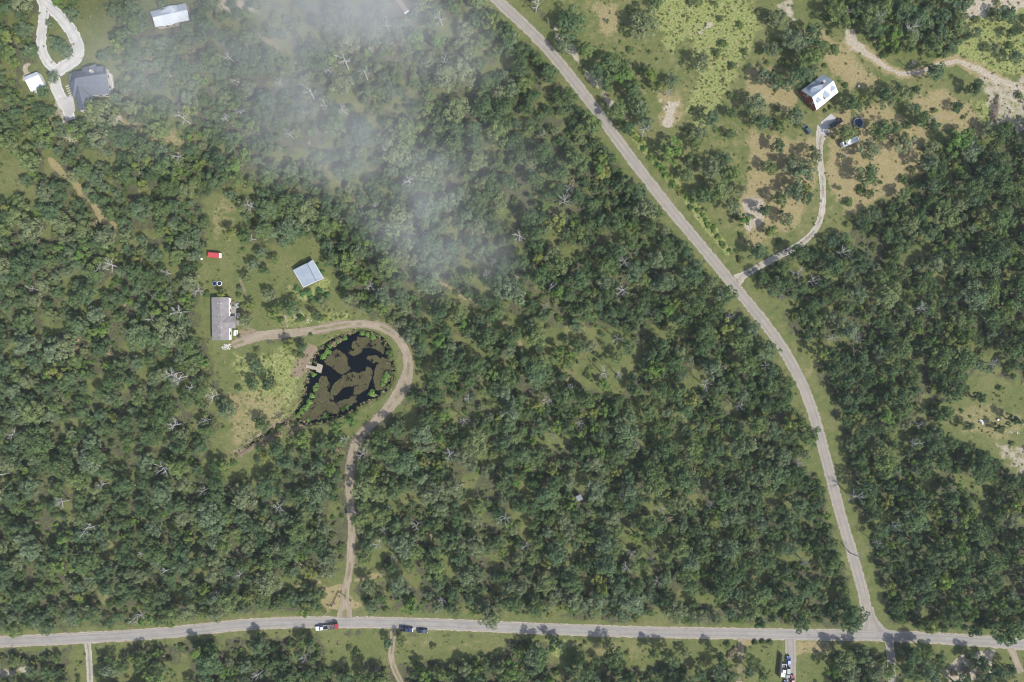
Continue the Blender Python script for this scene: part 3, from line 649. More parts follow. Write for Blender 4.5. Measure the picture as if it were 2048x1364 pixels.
def label_all(items, phrase):
    """items: list of (px,py,obj): number them outwards from the closest landmark, one compass sector at a time"""
    sect = {}
    for x, y, o in items:
        nm, lx, ly = min(LAND, key=lambda l: (l[1] - x) ** 2 + (l[2] - y) ** 2)
        a = math.degrees(math.atan2(-(y - ly), x - lx)) % 360; sect.setdefault((nm, DIRS[int((a + 22.5) // 45) % 8]), []).append((math.hypot(x - lx, y - ly), o))
    for (nm, di), lst in sect.items():
        lst.sort(key=lambda t: t[0])
        for i, (_, o) in enumerate(lst):
            o['label'] = f"{phrase}, the {ORD[i] if i < 20 else str(i + 1) + 'th'} one going {di} from {nm}"

HAND = [  # solitary and clearly separate trees: px, py (crown centre), crown radius px, kind
 (1145, 50, 30, 'oak'), (1128, 92, 18, 'oak'), (1172, 98, 19, 'oak'), (1288, 52, 30, 'oak'), (1222, 122, 23, 'oak'), (1248, 152, 21, 'leafy'), (1212, 162, 19, 'oak'), (1266, 188, 20, 'oak'), (1234, 222, 21, 'oak'), (1278, 216, 19, 'oak'), (1302, 150, 13, 'leafy'), (1196, 138, 17, 'oak'), (1290, 245, 17, 'oak'), (1255, 255, 15, 'cedar'),
 (1402, 126, 18, 'oak'), (1345, 160, 14, 'oak'), (1342, 304, 27, 'leafy'), (1390, 288, 15, 'oak'), (1420, 338, 23, 'oak'), (1456, 350, 22, 'oak'), (1438, 386, 24, 'oak'), (1404, 392, 18, 'oak'), (1464, 412, 19, 'oak'), (1372, 352, 16, 'oak'), (1424, 238, 18, 'oak'), (1400, 265, 16, 'oak'), (1376, 318, 14, 'cedar'), (1448, 318, 16, 'oak'), (1482, 380, 14, 'oak'),
 (1510, 214, 24, 'oak'), (1550, 166, 17, 'oak'), (1525, 150, 16, 'oak'), (1588, 84, 24, 'oak'), (1622, 72, 22, 'oak'), (1614, 118, 24, 'oak'), (1642, 100, 19, 'oak'), (1600, 152, 22, 'oak'), (1576, 168, 16, 'oak'), (1624, 142, 16, 'oak'), (1560, 38, 18, 'oak'), (1546, 98, 15, 'oak'), (1670, 97, 14, 'oak'), (1524, 244, 17, 'oak'), (1560, 252, 14, 'oak'), (1592, 232, 18, 'oak'),
 (1556, 292, 15, 'oak'), (1606, 344, 23, 'oak'), (1626, 318, 17, 'oak'), (1582, 330, 18, 'oak'), (1542, 336, 15, 'oak'), (1590, 380, 20, 'oak'), (1560, 400, 16, 'oak'), (1615, 395, 14, 'oak'), (1530, 420, 13, 'cedar'), (1575, 440, 15, 'oak'), (1545, 460, 14, 'leafy'), (1516, 505, 20, 'oak'), (1490, 440, 13, 'leafy'),
 (1706, 210, 20, 'oak'), (1724, 196, 12, 'leafy'), (1693, 266, 19, 'oak'), (1756, 262, 22, 'oak'), (1808, 284, 21, 'oak'), (1768, 196, 20, 'oak'), (1802, 190, 20, 'oak'), (1832, 214, 13, 'oak'), (1842, 240, 18, 'oak'), (1868, 145, 20, 'oak'), (1950, 175, 17, 'cedar'), (1914, 286, 27, 'leafy'), (1852, 322, 20, 'oak'), (1866, 250, 14, 'cedar'), (1938, 268, 15, 'oak'), (1830, 180, 12, 'cedar'), (1630, 295, 9, 'oak'),
 (1672, 25, 22, 'oak'), (1690, 45, 16, 'oak'), (1740, 28, 22, 'oak'), (1768, 22, 20, 'oak'), (1800, 20, 22, 'oak'), (1836, 40, 26, 'oak'), (1872, 36, 26, 'cedar'), (1902, 92, 20, 'cedar'), (1862, 92, 20, 'oak'), (1822, 76, 18, 'oak'), (1784, 76, 19, 'leafy'), (1750, 62, 18, 'oak'), (1880, 60, 18, 'oak'), (1715, 20, 15, 'oak'),
 (505, 528, 13, 'oak'), (526, 540, 11, 'oak'), (546, 518, 11, 'oak'), (540, 588, 13, 'oak'), (556, 616, 11, 'oak'), (545, 628, 13, 'leafy'), (514, 735, 15, 'oak'), (536, 770, 15, 'cedar'), (490, 556, 11, 'oak'), (500, 610, 10, 'leafy'), (440, 588, 9, 'leafy'), (520, 505, 13, 'oak'), (632, 632, 10, 'cedar'), (700, 842, 13, 'leafy'), (576, 690, 11, 'leafy'), (655, 490, 15, 'oak'), (690, 560, 15, 'oak'), (700, 600, 15, 'oak'),
 (118, 92, 17, 'oak'), (106, 82, 13, 'oak'), (130, 102, 12, 'oak'), (100, 150, 12, 'oak'), (70, 216, 12, 'oak'), (92, 222, 14, 'oak'), (232, 195, 13, 'oak'), (48, 60, 16, 'oak'), (60, 100, 15, 'oak'), (20, 80, 18, 'leafy'), (12, 15, 16, 'oak'), (250, 75, 18, 'oak'), (225, 20, 16, 'oak'), (270, 20, 20, 'oak'), (325, 5, 12, 'oak'), (140, 25, 15, 'oak'), (285, 50, 15, 'oak'),
 (1338, 1312, 16, 'oak'), (1436, 1310, 13, 'cedar'), (1438, 1345, 16, 'oak'), (1402, 1350, 14, 'oak'), (1120, 1292, 12, 'oak'), (1104, 1284, 10, 'cedar'), (800, 1284, 11, 'oak'), (774, 1290, 11, 'oak'), (1310, 1306, 15, 'oak'), (1690, 1318, 24, 'oak'), (1724, 1312, 20, 'cedar'), (1750, 1338, 20, 'oak'), (1700, 1350, 20, 'oak'), (1668, 1340, 15, 'leafy'), (1740, 1362, 18, 'oak'), (1822, 1312, 20, 'cedar'), (1848, 1300, 18, 'oak'), (1842, 1336, 24, 'oak'), (1880, 1318, 15, 'oak'), (1812, 1344, 16, 'oak'), (1866, 1352, 18, 'oak'), (1956, 1325, 20, 'cedar'), (1986, 1340, 20, 'cedar'), (1970, 1362, 18, 'oak'), (2020, 1340, 15, 'oak'), (1505, 1320, 11, 'oak'), (1500, 1345, 13, 'oak'), (1530, 1352, 14, 'oak'), (1098, 1236, 8, 'leafy'),
 (1960, 795, 14, 'cedar'), (2030, 840, 13, 'cedar'), (2005, 858, 11, 'cedar'), (1340, 660, 12, 'oak'), (1180, 690, 14, 'oak'), (1120, 700, 13, 'leafy'), (1080, 690, 11, 'oak'), (1235, 715, 14, 'oak'), (1210, 770, 12, 'leafy'), (1060, 650, 13, 'oak'), (960, 640, 14, 'oak')]
DEAD = [(370, 240), (460, 115), (475, 160), (480, 228), (358, 310), (448, 236), (740, 95), (775, 52), (882, 40), (922, 46), (890, 125), (660, 140), (730, 150), (692, 130), (612, 96), (622, 190), (560, 170), (655, 215), (700, 305), (580, 270), (690, 222), (228, 533), (205, 537), (365, 622), (330, 545), (397, 580), (305, 636), (60, 577), (505, 412), (503, 476),
        (747, 410), (822, 365), (776, 290), (692, 562), (740, 570), (850, 465), (972, 550), (988, 528), (1135, 378), (1130, 402), (1038, 478), (1250, 525), (1105, 572), (1092, 610), (1240, 585), (1455, 635), (1300, 626), (1236, 676), (1683, 505), (1625, 562), (1590, 545), (1566, 592), (1835, 620), (1955, 567), (2025, 615), (1715, 676), (1660, 674),
        (352, 745), (368, 752), (430, 790), (352, 850), (335, 935), (30, 865), (205, 970), (410, 980), (382, 776), (414, 840), (5, 950), (125, 1005), (935, 795), (930, 840), (727, 908), (690, 878), (1140, 772), (1205, 746), (1236, 750), (1160, 846), (1475, 810), (1275, 882), (1410, 770), (1530, 730), (1105, 870), (1240, 992), (1420, 1010), (1320, 1015), (1455, 980), (1095, 800), (1595, 925),
        (1823, 885), (1910, 980), (1835, 846), (1705, 992), (185, 1055), (285, 1230), (285, 1110), (340, 1140), (480, 1150), (432, 1188), (770, 1060), (886, 1200), (1010, 1035), (790, 1118), (760, 1086), (612, 1312), (520, 1350), (1050, 1092), (1305, 1120), (1250, 1132), (1262, 1102), (1316, 1160), (1752, 1084), (1782, 1050), (1602, 1116), (1905, 1035), (1710, 1112), (1072, 14), (1288, 266), (1335, 182), (1690, 22), (1752, 38), (1816, 66), (1828, 126), (1858, 240), (895, 205), (835, 1050), (905, 905), (560, 1010), (1980, 725)]

trees = []   # (px, py, radius px, kind)  ground positions
def ground_px(x, y, h=5.5):
    s = (H - h) / H; return 1024 + (x - 1024) * s, 682 + (y - 682) * s
for x, y, r, k in HAND:
    gx_, gy_ = ground_px(x, y); trees.append((gx_, gy_, r, k))
nh = len(trees)
cell = {}
def near(x, y, r, f):
    ci, cj = int(x // 40), int(y // 40)
    for i in (-1, 0, 1):
        for j in (-1, 0, 1):
            for (a, b, c) in cell.get((ci + i, cj + j), ()):
                if (a - x) ** 2 + (b - y) ** 2 < (f * (r + c)) ** 2: return True
    return False
def put(x, y, r): cell.setdefault((int(x // 40), int(y // 40)), []).append((x, y, r))
for x, y, r, k in trees: put(x, y, r)
for x, y in DEAD: a, b = ground_px(x, y, 5); put(a, b, 6)
cand = np.stack([rng.uniform(-110, 2160, 60000), rng.uniform(-110, 1475, 60000)], 1)
dn = density(cand[:, 0], cand[:, 1]); bl = blocked(cand[:, 0], cand[:, 1], 4)
kn = vnoise(cand[:, 0], cand[:, 1], 90, 31)
clump = .55 * vnoise(cand[:, 0], cand[:, 1], 26, 41) + .45 * vnoise(cand[:, 0], cand[:, 1], 55, 42)
keep = (~bl) & (rng.random(60000) < dn * np.where(clump > .355, 1.0, .06))
for (x, y), d, q in zip(cand[keep], dn[keep], kn[keep]):
    u = R.random()
    kind = 'leafy' if u < .05 + .16 * max(0, q - .45) * 2 else ('cedar' if u > .90 else 'oak')
    if kind == 'oak':
        pd = .12 + .25 * q; pd += .38 if x > 1550 and y > 300 else (.40 if 930 < x < 1470 and 140 < y < 660 else (.2 if x < 360 and 840 < y < 1160 else 0))  # cloud shade mid-north and south-west is put in as more dark crowns
        if R.random() < pd: kind = 'darkoak'
    r = R.choice((8, 10, 12, 14, 15, 17, 19, 21, 23, 26, 16, 30)) * (1 if kind in ('oak', 'darkoak') else .68)
    if d < .5: r *= .75
    if d > .9 and R.random() < .12: r *= .6
    if near(x, y, r, .62): continue
    trees.append((x, y, r, kind)); put(x, y, r)
inview = lambda x, y: -8 < x < 2056 and -8 < y < 1372
ho = [t for t in trees[:nh]]
rest = sorted(trees[nh:], key=lambda t: -t[2])
single, mass = list(ho), []
cnt = {'darkoak': 0, 'oak': sum(t[3] == 'oak' for t in ho), 'leafy': sum(t[3] == 'leafy' for t in ho), 'cedar': sum(t[3] == 'cedar' for t in ho)}
LIM = {'oak': 250, 'darkoak': 110, 'leafy': 110, 'cedar': 80}
for t in rest:
    if inview(t[0], t[1]) and cnt[t[3]] < LIM[t[3]]: single.append(t); cnt[t[3]] += 1
    else: mass.append(t)
by = {'darkoak': [], 'oak': [], 'leafy': [], 'cedar': []}
for i, (x, y, r, k) in enumerate(single):
    cm, tm = KIND[k][R.randrange(len(KIND[k]))]; s = r * K / R0[k]
    p = U(x, y); o = empty(NAME[k], (p.x, p.y, 0), R.uniform(0, 6.28), None, 'tree', {'darkoak': 'deep green oaks of the woodland', 'oak': 'broad oaks of the woodland', 'leafy': 'bright green trees', 'cedar': 'dark cedars'}[k])
    o.scale = (s, s, min(1.55, s * R.uniform(1.0, 1.35)))
    link(bpy.data.objects.new('crown', cm), o); link(bpy.data.objects.new('trunk', tm), o)
    by[k].append((x, y, o))
label_all(by['oak'], 'broad grey-green oak'); label_all(by['darkoak'], 'broad deep-green oak'); label_all(by['leafy'], 'bright yellow-green tree'); label_all(by['cedar'], 'dark green cedar')
dl = []
for i, (x, y) in enumerate(DEAD):
    gx_, gy_ = ground_px(x, y, 5.0); bm_, tm = DEADK[R.randrange(len(DEADK))]; p = U(gx_, gy_); s = R.uniform(.7, 1.25)
    o = empty('dead_tree', (p.x, p.y, 0), R.uniform(0, 6.28), None, 'dead tree', 'bare dead trees'); o.scale = (s, s, max(1.4, s * 1.5))
    link(bpy.data.objects.new('branches', bm_), o); link(bpy.data.objects.new('trunk', tm), o); dl.append((x, y, o))
label_all(dl, 'bare grey dead tree')

# ------------------------------------------------------------------ masses: one object each, scattered by geometry nodes
def scatter(name, pts, protos, label):
    """pts: (x, y, z, scale, rot, index)"""
    lib = bpy.data.collections.new(name + '_kinds')
    for i, objs in enumerate(protos):
        o = bpy.data.objects.new('%s_kind_%02d' % (name, i), objs); lib.objects.link(o)
    A = np.array(pts, np.float32); me = bpy.data.meshes.new(name); me.vertices.add(len(A)); me.vertices.foreach_set('co', A[:, :3].ravel())
    for nm, col, typ in (('size', 3, 'FLOAT'), ('turn', 4, 'FLOAT'), ('pick', 5, 'INT')):
        a = me.attributes.new(nm, typ, 'POINT'); a.data.foreach_set('value', A[:, col].astype(np.int32 if typ == 'INT' else np.float32))
    me.update()
    o = link(bpy.data.objects.new(name, me)); tag(o, label, None, None, 'stuff')
    ng = bpy.data.node_groups.new(name + '_scatter', 'GeometryNodeTree')
    ng.interface.new_socket('Geometry', in_out='INPUT', socket_type='NodeSocketGeometry'); ng.interface.new_socket('Geometry', in_out='OUTPUT', socket_type='NodeSocketGeometry')
    gi = ng.nodes.new('NodeGroupInput'); go = ng.nodes.new('NodeGroupOutput'); iop = ng.nodes.new('GeometryNodeInstanceOnPoints')
    ci = ng.nodes.new('GeometryNodeCollectionInfo'); ci.inputs['Collection'].default_value = lib; ci.inputs['Separate Children'].default_value = True; ci.inputs['Reset Children'].default_value = True
    def na(nm, dt):
        n_ = ng.nodes.new('GeometryNodeInputNamedAttribute'); n_.data_type = dt; n_.inputs['Name'].default_value = nm; return n_.outputs[0]
    cx = ng.nodes.new('ShaderNodeCombineXYZ'); ng.links.new(na('turn', 'FLOAT'), cx.inputs[2])
    e2r = ng.nodes.new('FunctionNodeEulerToRotation'); ng.links.new(cx.outputs[0], e2r.inputs[0])
    ng.links.new(gi.outputs[0], iop.inputs['Points']); ng.links.new(ci.outputs[0], iop.inputs['Instance']); iop.inputs['Pick Instance'].default_value = True
    ng.links.new(na('pick', 'INT'), iop.inputs['Instance Index']); ng.links.new(e2r.outputs[0], iop.inputs['Rotation']); ng.links.new(na('size', 'FLOAT'), iop.inputs['Scale'])
    ng.links.new(iop.outputs[0], go.inputs[0])
    md = o.modifiers.new('scatter', 'NODES'); md.node_group = ng
    return o
def whole(cm, tm):
    """crown and trunk as one mesh for the far-off mass"""
    import bmesh
    bm = bmesh.new(); bm.from_mesh(cm); n0 = len(bm.faces); bm.from_mesh(tm)
    bm.faces.ensure_lookup_table()
    for f in bm.faces[n0:]: f.material_index = 1
    me = bpy.data.meshes.new('tree_kind'); bm.to_mesh(me); bm.free(); me.materials.append(cm.materials[0]); me.materials.append(M['bark']); return me
protos = []; idx = {}
for k in ('oak', 'darkoak', 'leafy', 'cedar'):
    idx[k] = (len(protos), len(KIND[k])); protos += [whole(c, t) for c, t in KIND[k]]
pts = []
for x, y, r, k in mass:
    p = U(x, y); pts.append((p.x, p.y, 0, r * K / R0[k], R.uniform(0, 6.28), idx[k][0] + R.randrange(idx[k][1])))
scatter('woodland', pts, protos, 'unbroken mass of smaller oaks and cedars filling the woods')
print('trees', len(single), len(mass), cnt)

# undergrowth below and between the crowns
shr = [leaf_cloud('shrub_kind', [(0, 0, .5, .55), (.45, .1, .35, .4), (-.3, .4, .4, .42), (-.1, -.45, .35, .42)], 110, .20, M['shrub'], 700 + i, .6) for i in range(4)] + [leaf_cloud('shrub_kind', [(0, 0, .5, .5), (.4, .2, .35, .35)], 80, .2, M['leafy'], 720, .6), leaf_cloud('shrub_kind', [(0, 0, .4, .5), (.3, -.3, .35, .35)], 60, .18, M['dryweed'], 721, .3)]
c2 = np.stack([rng.uniform(-110, 2160, 26000), rng.uniform(-110, 1475, 26000)], 1)
d2 = density(c2[:, 0], c2[:, 1]); b2 = blocked(c2[:, 0], c2[:, 1], -1) | (sd_line(c2[:, 0], c2[:, 1], LOWER) < 17) | (sd_line(c2[:, 0], c2[:, 1], DIAG) < 15)
k2 = (~b2) & (rng.random(26000) < np.where(d2 > .3, .8, .05))
scatter('undergrowth', [(*U(x, y)[:2], 0, R.choice((.6, .8, 1.0, 1.3, 1.6, 2.0, 2.5)) * R.uniform(.8, 1.1), R.uniform(0, 6.28), R.choice((0, 1, 2, 3, 0, 1, 2, 3, 0, 2, 4, 5))) for x, y in c2[k2]], shr, 'low shrubs and saplings between the trees')
# weeds and rough grass in the open
wd = [leaf_cloud('weed_kind', [(0, 0, .12, .35), (.3, .1, .1, .3), (-.2, -.25, .1, .3)], 26, .17, M['weed'], 740 + i, .8, .5) for i in range(3)] + [leaf_cloud('weed_kind', [(0, 0, .12, .35), (.25, .2, .1, .25)], 22, .16, M['dryweed'], 750, .6, .5), leaf_cloud('weed_kind', [(0, 0, .12, .4)], 24, .15, M['shrub'], 751, .8, .5)]
c3 = np.stack([rng.uniform(-60, 2110, 60000), rng.uniform(-60, 1425, 60000)], 1)
cv = covers(c3[:, 0], c3[:, 1]); b3 = (sd_line(c3[:, 0], c3[:, 1], LOWER) < 13) | (sd_line(c3[:, 0], c3[:, 1], DIAG) < 13) | blocked(c3[:, 0], c3[:, 1], -9)
pw_ = np.clip((.22 * cv['grass']) + .75 * cv['weed'] + .12 * cv['dry'], 0, .9) * (1 - .6 * cv['sand']) * (vnoise(c3[:, 0], c3[:, 1], 16, 77) + .3)
k3 = (~b3) & (rng.random(60000) < pw_)
wp = []
for (x, y), g_, w_, d_ in zip(c3[k3], cv['grass'][k3], cv['weed'][k3], cv['dry'][k3]):
    pk = R.choice((0, 1, 2, 0, 1, 4)) if w_ > .4 else (R.choice((3, 3, 0, 4)) if d_ > .5 else R.choice((4, 4, 0, 1, 3)))
    wp.append((*U(x, y)[:2], 0, R.uniform(.5, 1.5), R.uniform(0, 6.28), pk))
scatter('weeds', wp, wd, 'rank weeds and tussocks over the open ground')
print('under', int(k2.sum()), 'weeds', len(wp))

# ragged weeds round the pond and along the ditch
rp = []; edge = smooth(POND + [POND[0]], 1) ; cp = smooth(CREEK, 1)
for ln, n_ in ((edge, 420), (cp, 130)):
    for i in range(n_):
        k = R.randrange(len(ln) - 1); u = R.random(); x = ln[k][0] + (ln[k + 1][0] - ln[k][0]) * u + R.gauss(0, 3.2); y = ln[k][1] + (ln[k + 1][1] - ln[k][1]) * u + R.gauss(0, 3.2)
        rp.append((*U(x, y)[:2], -.15, R.uniform(.5, 1.5), R.uniform(0, 6.28), R.choice((0, 1, 2, 3, 4, 4, 3))))
scatter('reeds', rp, wd, 'ragged reeds and weeds fringing the pond and ditch')

# ------------------------------------------------------------------ buildings
def zf(x0, y0, s): return lambda a, b, h: tuple(U(x0 + a / s, y0 + b / s, h))
def newell(p):
    n = Vector((0, 0, 0))
    for i in range(len(p)):
        a, b = Vector(p[i]), Vector(p[(i + 1) % len(p)]); n += a.cross(b)
    return n
def up(poly):
    """order the corners so that the plane faces the sky"""
    return poly if newell(poly).z > 0 else poly[::-1]
def plane(name, m, poly, parent, t=.16, lift=0.0):
    return MB().slab([(p[0], p[1], p[2] + lift) for p in up([tuple(q) for q in poly])], t).build(name, m, parent)
def walls(parent, poly, h, m, inset=.35, win=(), door=None):
    """wall shell below an eave line; win: (side index, fraction, width, sill, height)"""
    c = sum((Vector((p[0], p[1], 0)) for p in poly), Vector()) / len(poly)
    q = [Vector((p[0], p[1], 0)) for p in poly]; q = [c + (p - c) * (1 - inset / max(.5, (p - c).length)) for p in q]
    n = len(q); b = MB()
    for i in range(n):
        a, d = q[i], q[(i + 1) % n]; e = (d - a).normalized(); o = Vector((e.y, -e.x, 0)) * .06
        if (o.dot((a + d) / 2 - c)) < 0: o = -o
        b.add([a - o * 0, d, d - o * 2, a - o * 2] + [Vector((p.x, p.y, h)) for p in (a, d, d - o * 2, a - o * 2)], [(0, 1, 5, 4), (2, 3, 7, 6), (4, 5, 6, 7), (0, 4, 7, 3), (1, 2, 6, 5)])
    w = b.build('wall', m, parent)
    def opening(name, side, f, wd, sill, ht, mm, pane):
        a, d = q[side % n], q[(side + 1) % n]; e = (d - a).normalized(); o = Vector((e.y, -e.x, 0))
        if (o.dot((a + d) / 2 - c)) < 0: o = -o
        p = a + (d - a) * f + o * .03; rz = math.atan2(e.y, e.x)
        fr = MB().box((p.x, p.y, sill + ht / 2), (wd + .16, .10, ht + .16), rz).build(name, mm, parent)
        p2 = p + o * .05; MB().box((p2.x, p2.y, sill + ht / 2), (wd, .04, ht), rz).build('pane' if pane else 'panel', M['glass'] if pane else M['brown'], fr)
    for s_, f, wd, sill, ht in win: opening('window', s_, f, wd, sill, ht, M['white'], True)
    if door: opening('door', door[0], door[1], .95, .05, 2.05, M['white'], False)
    return w
def bx(parent, name, m, px, py, z, sx, sy, sz, rz=0.0):
    p = U(px, py, z); return MB().box((p.x, p.y, z), (sx, sy, sz), rz).build(name, m, parent)

# dark-shingled house
h = empty('house', (0, 0, 0), 0, 'large house with dark grey shingled hip and gable roofs', 'house')
f = zf(30, 90, 8.527)
A, B = f(1030, 560, 6.6), f(1560, 488, 6.6); NW, NE, SE, SW, WM = f(985, 455, 3.1), f(1545, 368, 3.1), f(1618, 838, 3.1), f(980, 885, 3.1), f(918, 655, 3.1)
S = M['shingle']
plane('roof_slope', S, [A, B, SE, SW], h); plane('roof_slope', S, [A, B, NE, NW], h); plane('roof_slope', S, [A, NW, WM], h, lift=.01); plane('roof_slope', S, [A, WM, SW], h)
W1, W2 = f(1072, 695, 5.5), f(1172, 1085, 5.3)
plane('wing_slope', S, [W1, f(1015, 840, 3.15), f(1085, 1132, 3.15), W2], h, lift=.03); plane('wing_slope', S, [W1, W2, f(1378, 1092, 3.1), f(1340, 905, 3.1)], h, lift=.05)
G1, G2 = f(1205, 395, 5.4), f(1320, 520, 5.6)
plane('front_gable_slope', S, [f(1262, 362, 5.5), f(1300, 500, 5.9), f(1150, 500, 4.0), f(1140, 388, 3.3)], h, lift=.06); plane('front_gable_slope', S, [f(1262, 362, 5.5), f(1300, 500, 5.9), f(1375, 480, 4.4), f(1385, 325, 3.4)], h, lift=.06)
plane('side_roof', S, [f(1390, 372, 4.2), f(1512, 362, 4.2), f(1512, 492, 5.0), f(1376, 510, 5.0)], h, lift=.4); plane('porch_roof', S, [f(925, 492, 3.0), f(1010, 470, 3.0), f(1022, 600, 3.6), f(912, 640, 3.2)], h, lift=.05)
plane('terrace', M['concrete'], [f(1600, 470, .25), f(1660, 500, .25), f(1690, 720, .25), f(1640, 830, .25), f(1600, 700, .25)], h, .3)
for a, b in (((1612, 480), (1665, 650)), ((1665, 650), (1650, 820))): MB().tube([f(*a, 1.0), f(*b, 1.0)], .06, 5).build('railing', M['white'], h)
p1 = f(1300, 445, 6.2); MB().box((p1[0], p1[1], 5.6), (1.1, .8, 2.6), .2).build('chimney', M['stone'], h)
p1 = f(1505, 480, 5.5); MB().cyl((p1[0], p1[1], 5.2), .12, .7, 8).build('vent', M['white'], h)
walls(h, [NW, WM, SW, SE, NE], 3.05, M['cream'], .5, [(2, .72, 1.6, .9, 1.3), (2, .9, 1.6, .9, 1.3), (3, .3, 1.4, .9, 1.3), (3, .7, 1.4, .9, 1.3)])
walls(h, [f(1015, 840, 3.1), f(1085, 1132, 3.1), f(1378, 1092, 3.1), f(1340, 905, 3.1)], 3.05, M['cream'], .5, [(1, .3, 1.3, .9, 1.3), (1, .7, 1.3, .9, 1.3), (2, .5, 1.3, .9, 1.3)])
# garden steps beside it
for i in range(5):
    q = U(134.5 + i * 1.6, 172 + i * 4.6, .06); tag(MB().box((q.x, q.y, .06), (1.5, .45, .12), .5).build('stepping_stone', M['stone']), f'pale stepping stone beside the dark-roofed house, the {ORD[i]} one southwards', 'stone', 'stepping stones by the dark-roofed house')

# white shed
h = empty('shed', (0, 0, 0), 0, 'small square shed with a bright white metal roof', 'shed')
r1, r2 = f(168, 600, 3.6), f(402, 508, 3.6)
plane('roof_slope', M['whiteroof'], [r1, r2, f(497, 682, 2.7), f(270, 795, 2.7)], h, .08); plane('roof_slope', M['paleroof'], [r1, r2, f(378, 452, 2.8), f(146, 548, 2.8)], h, .08)  # north slope takes a greyer metal to stand for its shaded side
walls(h, [f(146, 548, 2.8), f(378, 452, 2.8), f(497, 682, 2.7), f(270, 795, 2.7)], 2.68, M['white'], .25, [(2, .25, .8, 1.0, .8)], (2, .65))

# pale metal-roofed house at the top
h = empty('house', (0, 0, 0), 0, 'long house with pale standing-seam metal roof behind hazy trees', 'house')
f = zf(280, 0, 17.07)
A, B = f(428, 595, 6.0), f(1610, 330, 6.0); SWc, SEc, NEc, NWc = f(520, 920, 3.0), f(1690, 690, 3.0), f(1560, 95, 3.0), f(330, 395, 3.0)
plane('roof_slope', M['paleroof'], [A, B, SEc, SWc], h, .1); plane('roof_slope', M['paleroof'], [A, B, NEc, NWc], h, .1)
C0, C1 = f(1085, 450, 5.9), f(1010, 195, 5.2)
plane('cross_gable_slope', M['paleroof'], [C0, C1, f(690, 285, 3.3), f(620, 470, 4.6)], h, .1, .05); plane('cross_gable_slope', M['paleroof'], [C0, C1, f(1250, 170, 3.4), f(1330, 395, 5.3)], h, .1, .05)
plane('porch_roof', M['whiteroof'], [f(770, 830, 2.8), f(1180, 760, 2.8), f(1160, 835, 2.5), f(780, 905, 2.5)], h, .08, .35)
walls(h, [SWc, SEc, NEc, NWc], 2.95, M['tan'], .5, [(0, .3, 1.2, .9, 1.2), (0, .75, 1.2, .9, 1.2), (1, .5, 1.2, .9, 1.2)], (0, .5))

# taupe-roofed manufactured house
h = empty('house', (0, 0, 0), 0, 'long taupe shingle-roofed manufactured house with white walls and deck', 'house')
f = zf(405, 580, 11.37); S = M['shingle_b']
A, B = f(402, 165, 3.75), f(410, 1142, 3.75); c = [f(205, 165, 2.85), f(598, 168, 2.85), f(606, 1140, 2.85), f(220, 1146, 2.85)]
plane('roof_slope', S, [A, B, c[3], c[0]], h, .14); plane('roof_slope', S, [A, B, c[2], c[1]], h, .14)
pr0, pr1 = f(420, 742, 3.74), f(752, 740, 3.5)
plane('porch_slope', S, [pr0, pr1, f(764, 596, 2.75), f(596, 596, 2.9)], h, .12, .04); plane('porch_slope', S, [pr0, pr1, f(752, 872, 2.75), f(596, 872, 2.9)], h, .12, .04)
walls(h, [c[0], c[1], c[2], c[3]], 2.78, M['white'], .2, [(1, .15, 1.0, .9, 1.1), (1, .3, 1.0, .9, 1.1), (1, .85, 1.2, .9, 1.1), (3, .3, 1.0, .9, 1.1)], (1, .52))
for zx, zy in ((358, 300), (425, 300), (368, 568), (432, 562), (375, 826), (432, 860), (375, 1018), (430, 1020)):
    q = f(zx, zy, 3.6); MB().cyl((q[0], q[1], 3.5), .13, .45, 8).build('roof_vent', M['white'], h)
MB().slab(up([f(600, 178, 2.86), f(618, 178, 2.86), f(624, 1140, 2.86), f(606, 1140, 2.86)]), .1).build('gutter', M['white'], h)
dk = plane('deck', M['deckwood'], [f(612, 375, .7), f(765, 375, .7), f(765, 600, .7), f(612, 600, .7)], h, .1)
for i in range(9): a = 380 + i * 24; MB().box(((f(612, a, .7)[0] + f(765, a, .7)[0]) / 2, f(612, a, .7)[1], .715), (2.8, .34, .03)).build('plank', M['deckwood'], dk)
for zx, zy in ((620, 385), (755, 385), (755, 590), (760, 865), (760, 745)): q = f(zx, zy, 0); MB().box((q[0], q[1], 1.3), (.12, .12, 2.6)).build('post', M['oldwood'], h)
plane('landing', M['deckwood'], [f(770, 690, .4), f(855, 690, .4), f(855, 805, .4), f(770, 805, .4)], h, .1)
for i in range(3): plane('step', M['concrete'], [f(775 + i * 8, 520 + i * 42, .45 - i * .13), f(845 + i * 5, 520 + i * 42, .45 - i * .13), f(845 + i * 5, 560 + i * 42, .45 - i * .13), f(775 + i * 8, 560 + i * 42, .45 - i * .13)], h, .2)
q = f(700, 300, .7); t = empty('round_table', (q[0], q[1], 0), 0, 'round dark patio table north of the deck', 'table'); MB().cyl((0, 0, .68), .95, .06, 20).build('table_top', M['brown'], t); MB().cyl((0, 0, 0), .12, .68, 8).build('pedestal', M['black'], t); MB().cyl((0, 0, 0), .45, .06, 12).build('base', M['black'], t)
q = f(735, 345, 0); b = MB()
for i in range(6):
    for j in range(6): b.add([(i * .42 - 1.2, j * .45 - 1.3, .45 + .18 * math.sin(i * 2.1 + j) + .1 * math.cos(j * 1.7))], [])
b.f = [(i * 6 + j, (i + 1) * 6 + j, (i + 1) * 6 + j + 1, i * 6 + j + 1) for i in range(5) for j in range(5)]
b2 = MB().box((0, 0, .2), (1.9, 2.0, .4)); t = empty('covered_pile', (f(800, 350, 0)[0], f(800, 350, 0)[1], 0), .2, 'pile under a blue-grey tarp beside the deck', 'pile'); b.build('tarp', M['tarp'], t, True); b2.build('crate', M['oldwood'], t)
